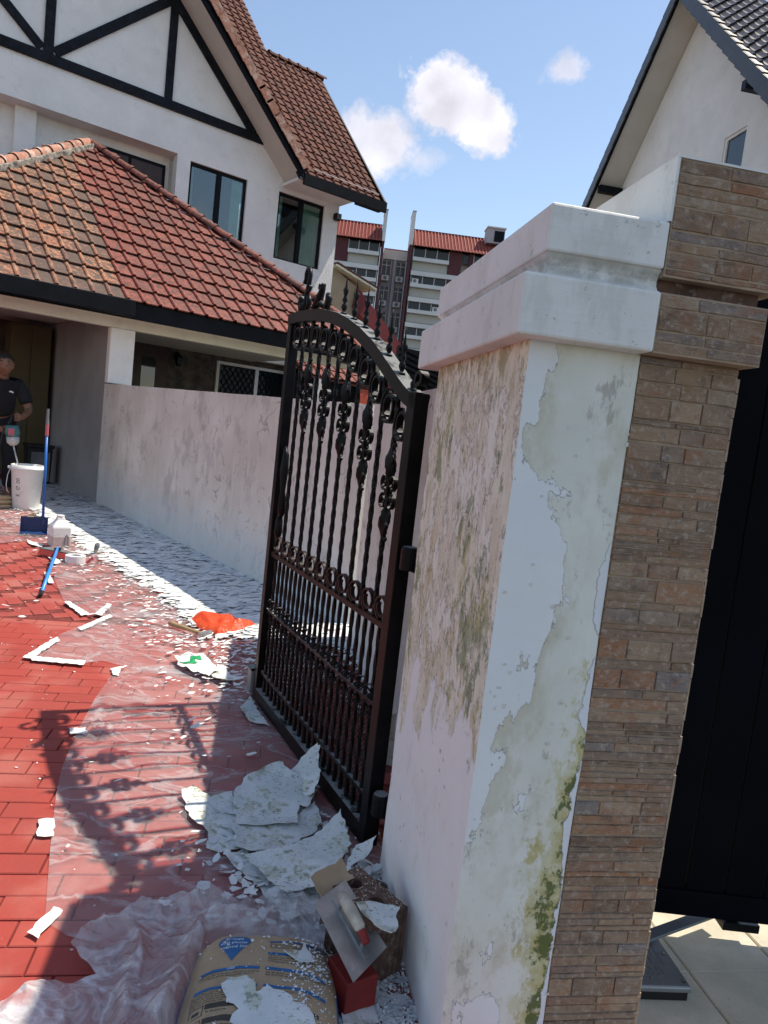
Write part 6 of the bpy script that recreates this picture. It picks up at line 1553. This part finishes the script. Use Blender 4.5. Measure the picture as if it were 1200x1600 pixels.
# ============================================================ PERSON
PS = 1.25
per = thing('person', 'person in black T-shirt and dark trousers stooping over the bucket with a mixing drill', 'person', (-5.22, 9.60, 0), 28)
def skin_mesh(verts, edges, radii, sub=2):
    me = bpy.data.meshes.new('skin'); me.from_pydata([tuple(c*PS for c in v) for v in verts], edges, []); o = bpy.data.objects.new('skin', me); C.objects.link(o)
    sk_ = o.modifiers.new('skin', 'SKIN'); sk_.use_smooth_shade = True; sv = me.skin_vertices[0].data
    for i, r in enumerate(radii):
        r = r if isinstance(r, tuple) else (r, r); sv[i].radius = (r[0]*PS, r[1]*PS)
    sv[0].use_root = True; s_ = o.modifiers.new('sub', 'SUBSURF'); s_.levels = sub; s_.render_levels = sub
    bpy.context.view_layer.update(); out = bpy.data.meshes.new_from_object(o.evaluated_get(bpy.context.evaluated_depsgraph_get())); C.objects.unlink(o); bpy.data.objects.remove(o)
    out.polygons.foreach_set('use_smooth', [True]*len(out.polygons)); return out
J = dict(pel=(0, .05, .86), wai=(.0, .0, 1.0), che=(.01, -.09, 1.16), nk=(.02, -.17, 1.30), hb=(.03, -.21, 1.37),
         sL=(.19, -.13, 1.235), eL=(.285, -.16, .99), wL=(.235, -.36, .93), hL=(.20, -.43, .915),
         sR=(-.17, -.13, 1.235), eR=(-.25, -.14, .96), wR=(-.03, -.33, .80), hR=(.05, -.38, .775),
         hipL=(.09, .06, .82), knL=(.13, -.06, .45), anL=(.13, .05, .09), toL=(.15, -.14, .04),
         hipR=(-.09, .06, .82), knR=(-.13, -.05, .45), anR=(-.14, .06, .09), toR=(-.15, -.13, .04))
def chain(names, J_): return [J_[n] for n in names]
bv = []; be = []; brd = []
def addv(p, r, prev=None):
    bv.append(p); brd.append(r)
    if prev is not None: be.append((prev, len(bv)-1))
    return len(bv)-1
pe = addv(J['pel'], (.095, .075)); wa = addv(J['wai'], (.085, .065), pe); ch_ = addv(J['che'], (.10, .07), wa); nk = addv(J['nk'], .06, ch_); hb = addv(J['hb'], .055, nk)
for sd_, sg in (('L', 1), ('R', -1)):
    s_ = addv(J['s'+sd_], .06, ch_); e_ = addv(J['e'+sd_], .042, s_); w_ = addv(J['w'+sd_], .027, e_); h_ = addv(J['h'+sd_], (.036, .020), w_)
    hx, hy, hz = J['h'+sd_]
    for k in range(4):
        f0 = addv((hx-sg*.012, hy-.030, hz+.030-.020*k), .0095, h_); f1 = addv((hx-sg*.040, hy-.046+.004*k, hz+.026-.019*k), .0085, f0); addv((hx-sg*.052, hy-.022, hz+.022-.018*k), .0075, f1)
    t0 = addv((hx-sg*.020, hy+.010, hz+.038), .010, h_); addv((hx-sg*.045, hy-.004, hz+.044), .0085, t0)
    hp = addv(J['hip'+sd_], .085, pe); kn = addv(J['kn'+sd_], .058, hp); an_ = addv(J['an'+sd_], .042, kn); addv(J['to'+sd_], .035, an_)
body = skin_mesh(bv, be, brd)
# head with features, joined to the same mesh
bm = bmesh.new(); bm.from_mesh(body)
hm_ = bmesh.new(); bmesh.ops.create_icosphere(hm_, subdivisions=5, radius=1)
HC = Vector((.035, -.245, 1.435))
for v in hm_.verts:
    x, y, z = v.co; jaw = max(0, -z)
    X = x*.076*(1-.30*jaw**1.5); Y = y*.094*(1-.12*jaw); Z = z*.118
    if y < 0:
        fx = abs(x)
        Y -= .022*math.exp(-((x/.16)**2+((z+.12)/.22)**2))*(1 if z < .1 else .6)             # nose
        Y -= .008*math.exp(-((fx-.35)/.2)**2-((z-.22)/.10)**2)                                   # brows
        Y += .014*math.exp(-((fx-.38)/.15)**2-((z-.06)/.10)**2)                                   # eye sockets
        Y -= .007*math.exp(-((x/.28)**2+((z+.46)/.07)**2))                                        # lips
        Y += .004*math.exp(-((x/.30)**2+((z+.47)/.025)**2))
        Y -= .010*math.exp(-((x/.25)**2+((z+.85)/.18)**2))                                        # chin
    if abs(x) > .85 and abs(z+.02) < .28 and abs(y) < .35: X += .012*(1 if x > 0 else -1)
    v.co = Vector((X, Y, Z))
rot = Matrix.Rotation(radians(14), 4, 'X') @ Matrix.Rotation(radians(-3), 4, 'Y')
for v in hm_.verts: v.co = (rot @ v.co+HC)*PS
tmp = bpy.data.meshes.new('tmp'); hm_.to_mesh(tmp); hm_.free(); bm.from_mesh(tmp); bm.to_mesh(body); bm.free()
body.polygons.foreach_set('use_smooth', [True]*len(body.polygons)); body.materials.clear(); body.materials.append(MT['skin']); inst('body', body, per)
def ell(name, c, r, mat, parent=per, sub=3, fn=None):
    b = bmesh.new(); bmesh.ops.create_icosphere(b, subdivisions=sub, radius=1)
    for v in b.verts:
        if fn: v.co = fn(v.co)
        v.co = (rot @ Vector((v.co.x*r[0], v.co.y*r[1], v.co.z*r[2]))+Vector(c))*PS
    me = bpy.data.meshes.new(name); b.to_mesh(me); b.free(); me.polygons.foreach_set('use_smooth', [True]*len(me.polygons)); me.materials.append(MT[mat]); return inst(name, me, parent)
def hairfn(v):
    k_ = 1+.06*noise.noise(v*5)
    if v.z < .25 and v.y < .25: k_ *= .80
    if v.y < -.2 and v.z < .50: k_ *= .86
    return v*k_
ell('hair', tuple(HC+Vector((0, .010, .018))), (.086, .102, .118), 'hair', sub=4, fn=hairfn)
for sx in (-1, 1): ell('eye', tuple(HC+Vector((sx*.029, -.074, .018))), (.012, .009, .008), 'white_plastic', sub=2)
for sx in (-1, 1): ell('eyebrow', tuple(HC+Vector((sx*.030, -.086, .036))), (.020, .006, .005), 'hair', sub=2)
for sx in (-1, 1): ell('iris', tuple(HC+Vector((sx*.029, -.082, .018))), (.006, .004, .006), 'hair', sub=2)
# shirt
v_ = [J['che'], (.0, -.01, 1.02), (0, .035, .90), (.015, -.14, 1.26), (.18, -.125, 1.235), (.245, -.145, 1.11), (.268, -.15, 1.05), (-.16, -.125, 1.235), (-.225, -.135, 1.11), (-.238, -.138, 1.05)]
e_ = [(0, 1), (1, 2), (0, 3), (0, 4), (4, 5), (5, 6), (0, 7), (7, 8), (8, 9)]
sm_ = skin_mesh(v_, e_, [(.185, .135), (.165, .13), (.17, .135), (.085, .08), .092, .080, .078, .092, .080, .078]); sm_.materials.clear(); sm_.materials.append(MT['shirt']); inst('t_shirt', sm_, per)
m = MB(); n = 14; vs = [];
m.tube([((.022+.062*cos(2*pi*k/n))*PS, (-.185+.052*sin(2*pi*k/n))*PS, (1.295+.018*sin(2*pi*k/n))*PS) for k in range(n)], .008*PS, 6, closed=True); m.build('collar', MT['shirt'], per)
m = MB(); m.prism([((.085)*PS, 1.165*PS), ((.10)*PS, 1.178*PS), ((.125)*PS, 1.17*PS), ((.132)*PS, 1.155*PS), ((.108)*PS, 1.160*PS)], 1, -.252*PS, -.242*PS); m.build('chest_logo', MT['white_plastic'], per)
tv = [J['pel'], J['hipL'], J['knL'], (.13, .04, .14), J['hipR'], J['knR'], (-.14, .05, .14)]
tm_ = skin_mesh(tv, [(0, 1), (1, 2), (2, 3), (0, 4), (4, 5), (5, 6)], [(.135, .115), .105, .082, .070, .105, .082, .070]); tm_.materials.clear(); tm_.materials.append(MT['trousers']); inst('trousers', tm_, per)
for sg in (1, -1):
    sh_m = skin_mesh([(sg*.135, .06, .06), (sg*.14, -.03, .045), (sg*.15, -.15, .035)], [(0, 1), (1, 2)], [(.045, .045), .042, .036], 1); sh_m.materials.clear(); sh_m.materials.append(MT['black_plastic']); inst('shoe', sh_m, per)
# mixing drill, held
dl = thing('mixing_drill', 'teal and grey electric mixing drill with steel paddle shaft in the bucket', 'drill', (-5.22, 9.60, 0), 28)
def q_(x, y, z): return (x*PS, y*PS, z*PS)
MT['teal'] = simple('teal_plastic', (.06, .17, .16), .4, .1, 8, .05)
MT['light_grey'] = simple('light_grey_cast', (.46, .47, .45), .45, .1, 8, .1)
m = MB(); m.tube([q_(.135, -.46, .83), q_(.14, -.46, .76), q_(.145, -.46, .70)], [.060*PS, .072*PS, .055*PS], 12); m.build('motor_housing', MT['teal'], dl, smooth=True)
m = MB(); m.tube([q_(.145, -.46, .715), q_(.15, -.462, .66), q_(.155, -.465, .63)], [.062*PS, .058*PS, .03*PS], 12); m.build('gear_case', MT['light_grey'], dl, smooth=True)
m = MB(); m.box(*q_(.10, -.545, .735), *q_(.155, -.535, .80)); m.build('side_badge', MT['pink_print'], dl)
m = MB(); m.tube([q_(.06, -.40, .78), q_(.0, -.37, .775), q_(.04, -.38, .775)], .016*PS, 8); m.tube([q_(.20, -.46, .80), q_(.20, -.44, .90), q_(.13, -.44, .92), q_(.10, -.45, .84)], .014*PS, 8); m.build('grips', MT['black_plastic'], dl)
bkl = (Vector((-4.545, 9.12, .12))-Vector((-5.22, 9.60, 0))); Rm = Matrix.Rotation(radians(-28), 3, 'Z'); bl_ = Rm @ bkl
m = MB(); m.tube([q_(.155, -.465, .63), tuple(bl_)], .010, 8); m.build('paddle_shaft', MT['steel'], dl)
m = MB(); m.tube([q_(.06, -.42, .80), q_(.03, -.45, .6), q_(.05, -.44, .35), q_(-.05, -.40, .05), q_(-.25, -.2, .012)], .006*PS, 6); m.build('power_cord', MT['black_plastic'], dl)
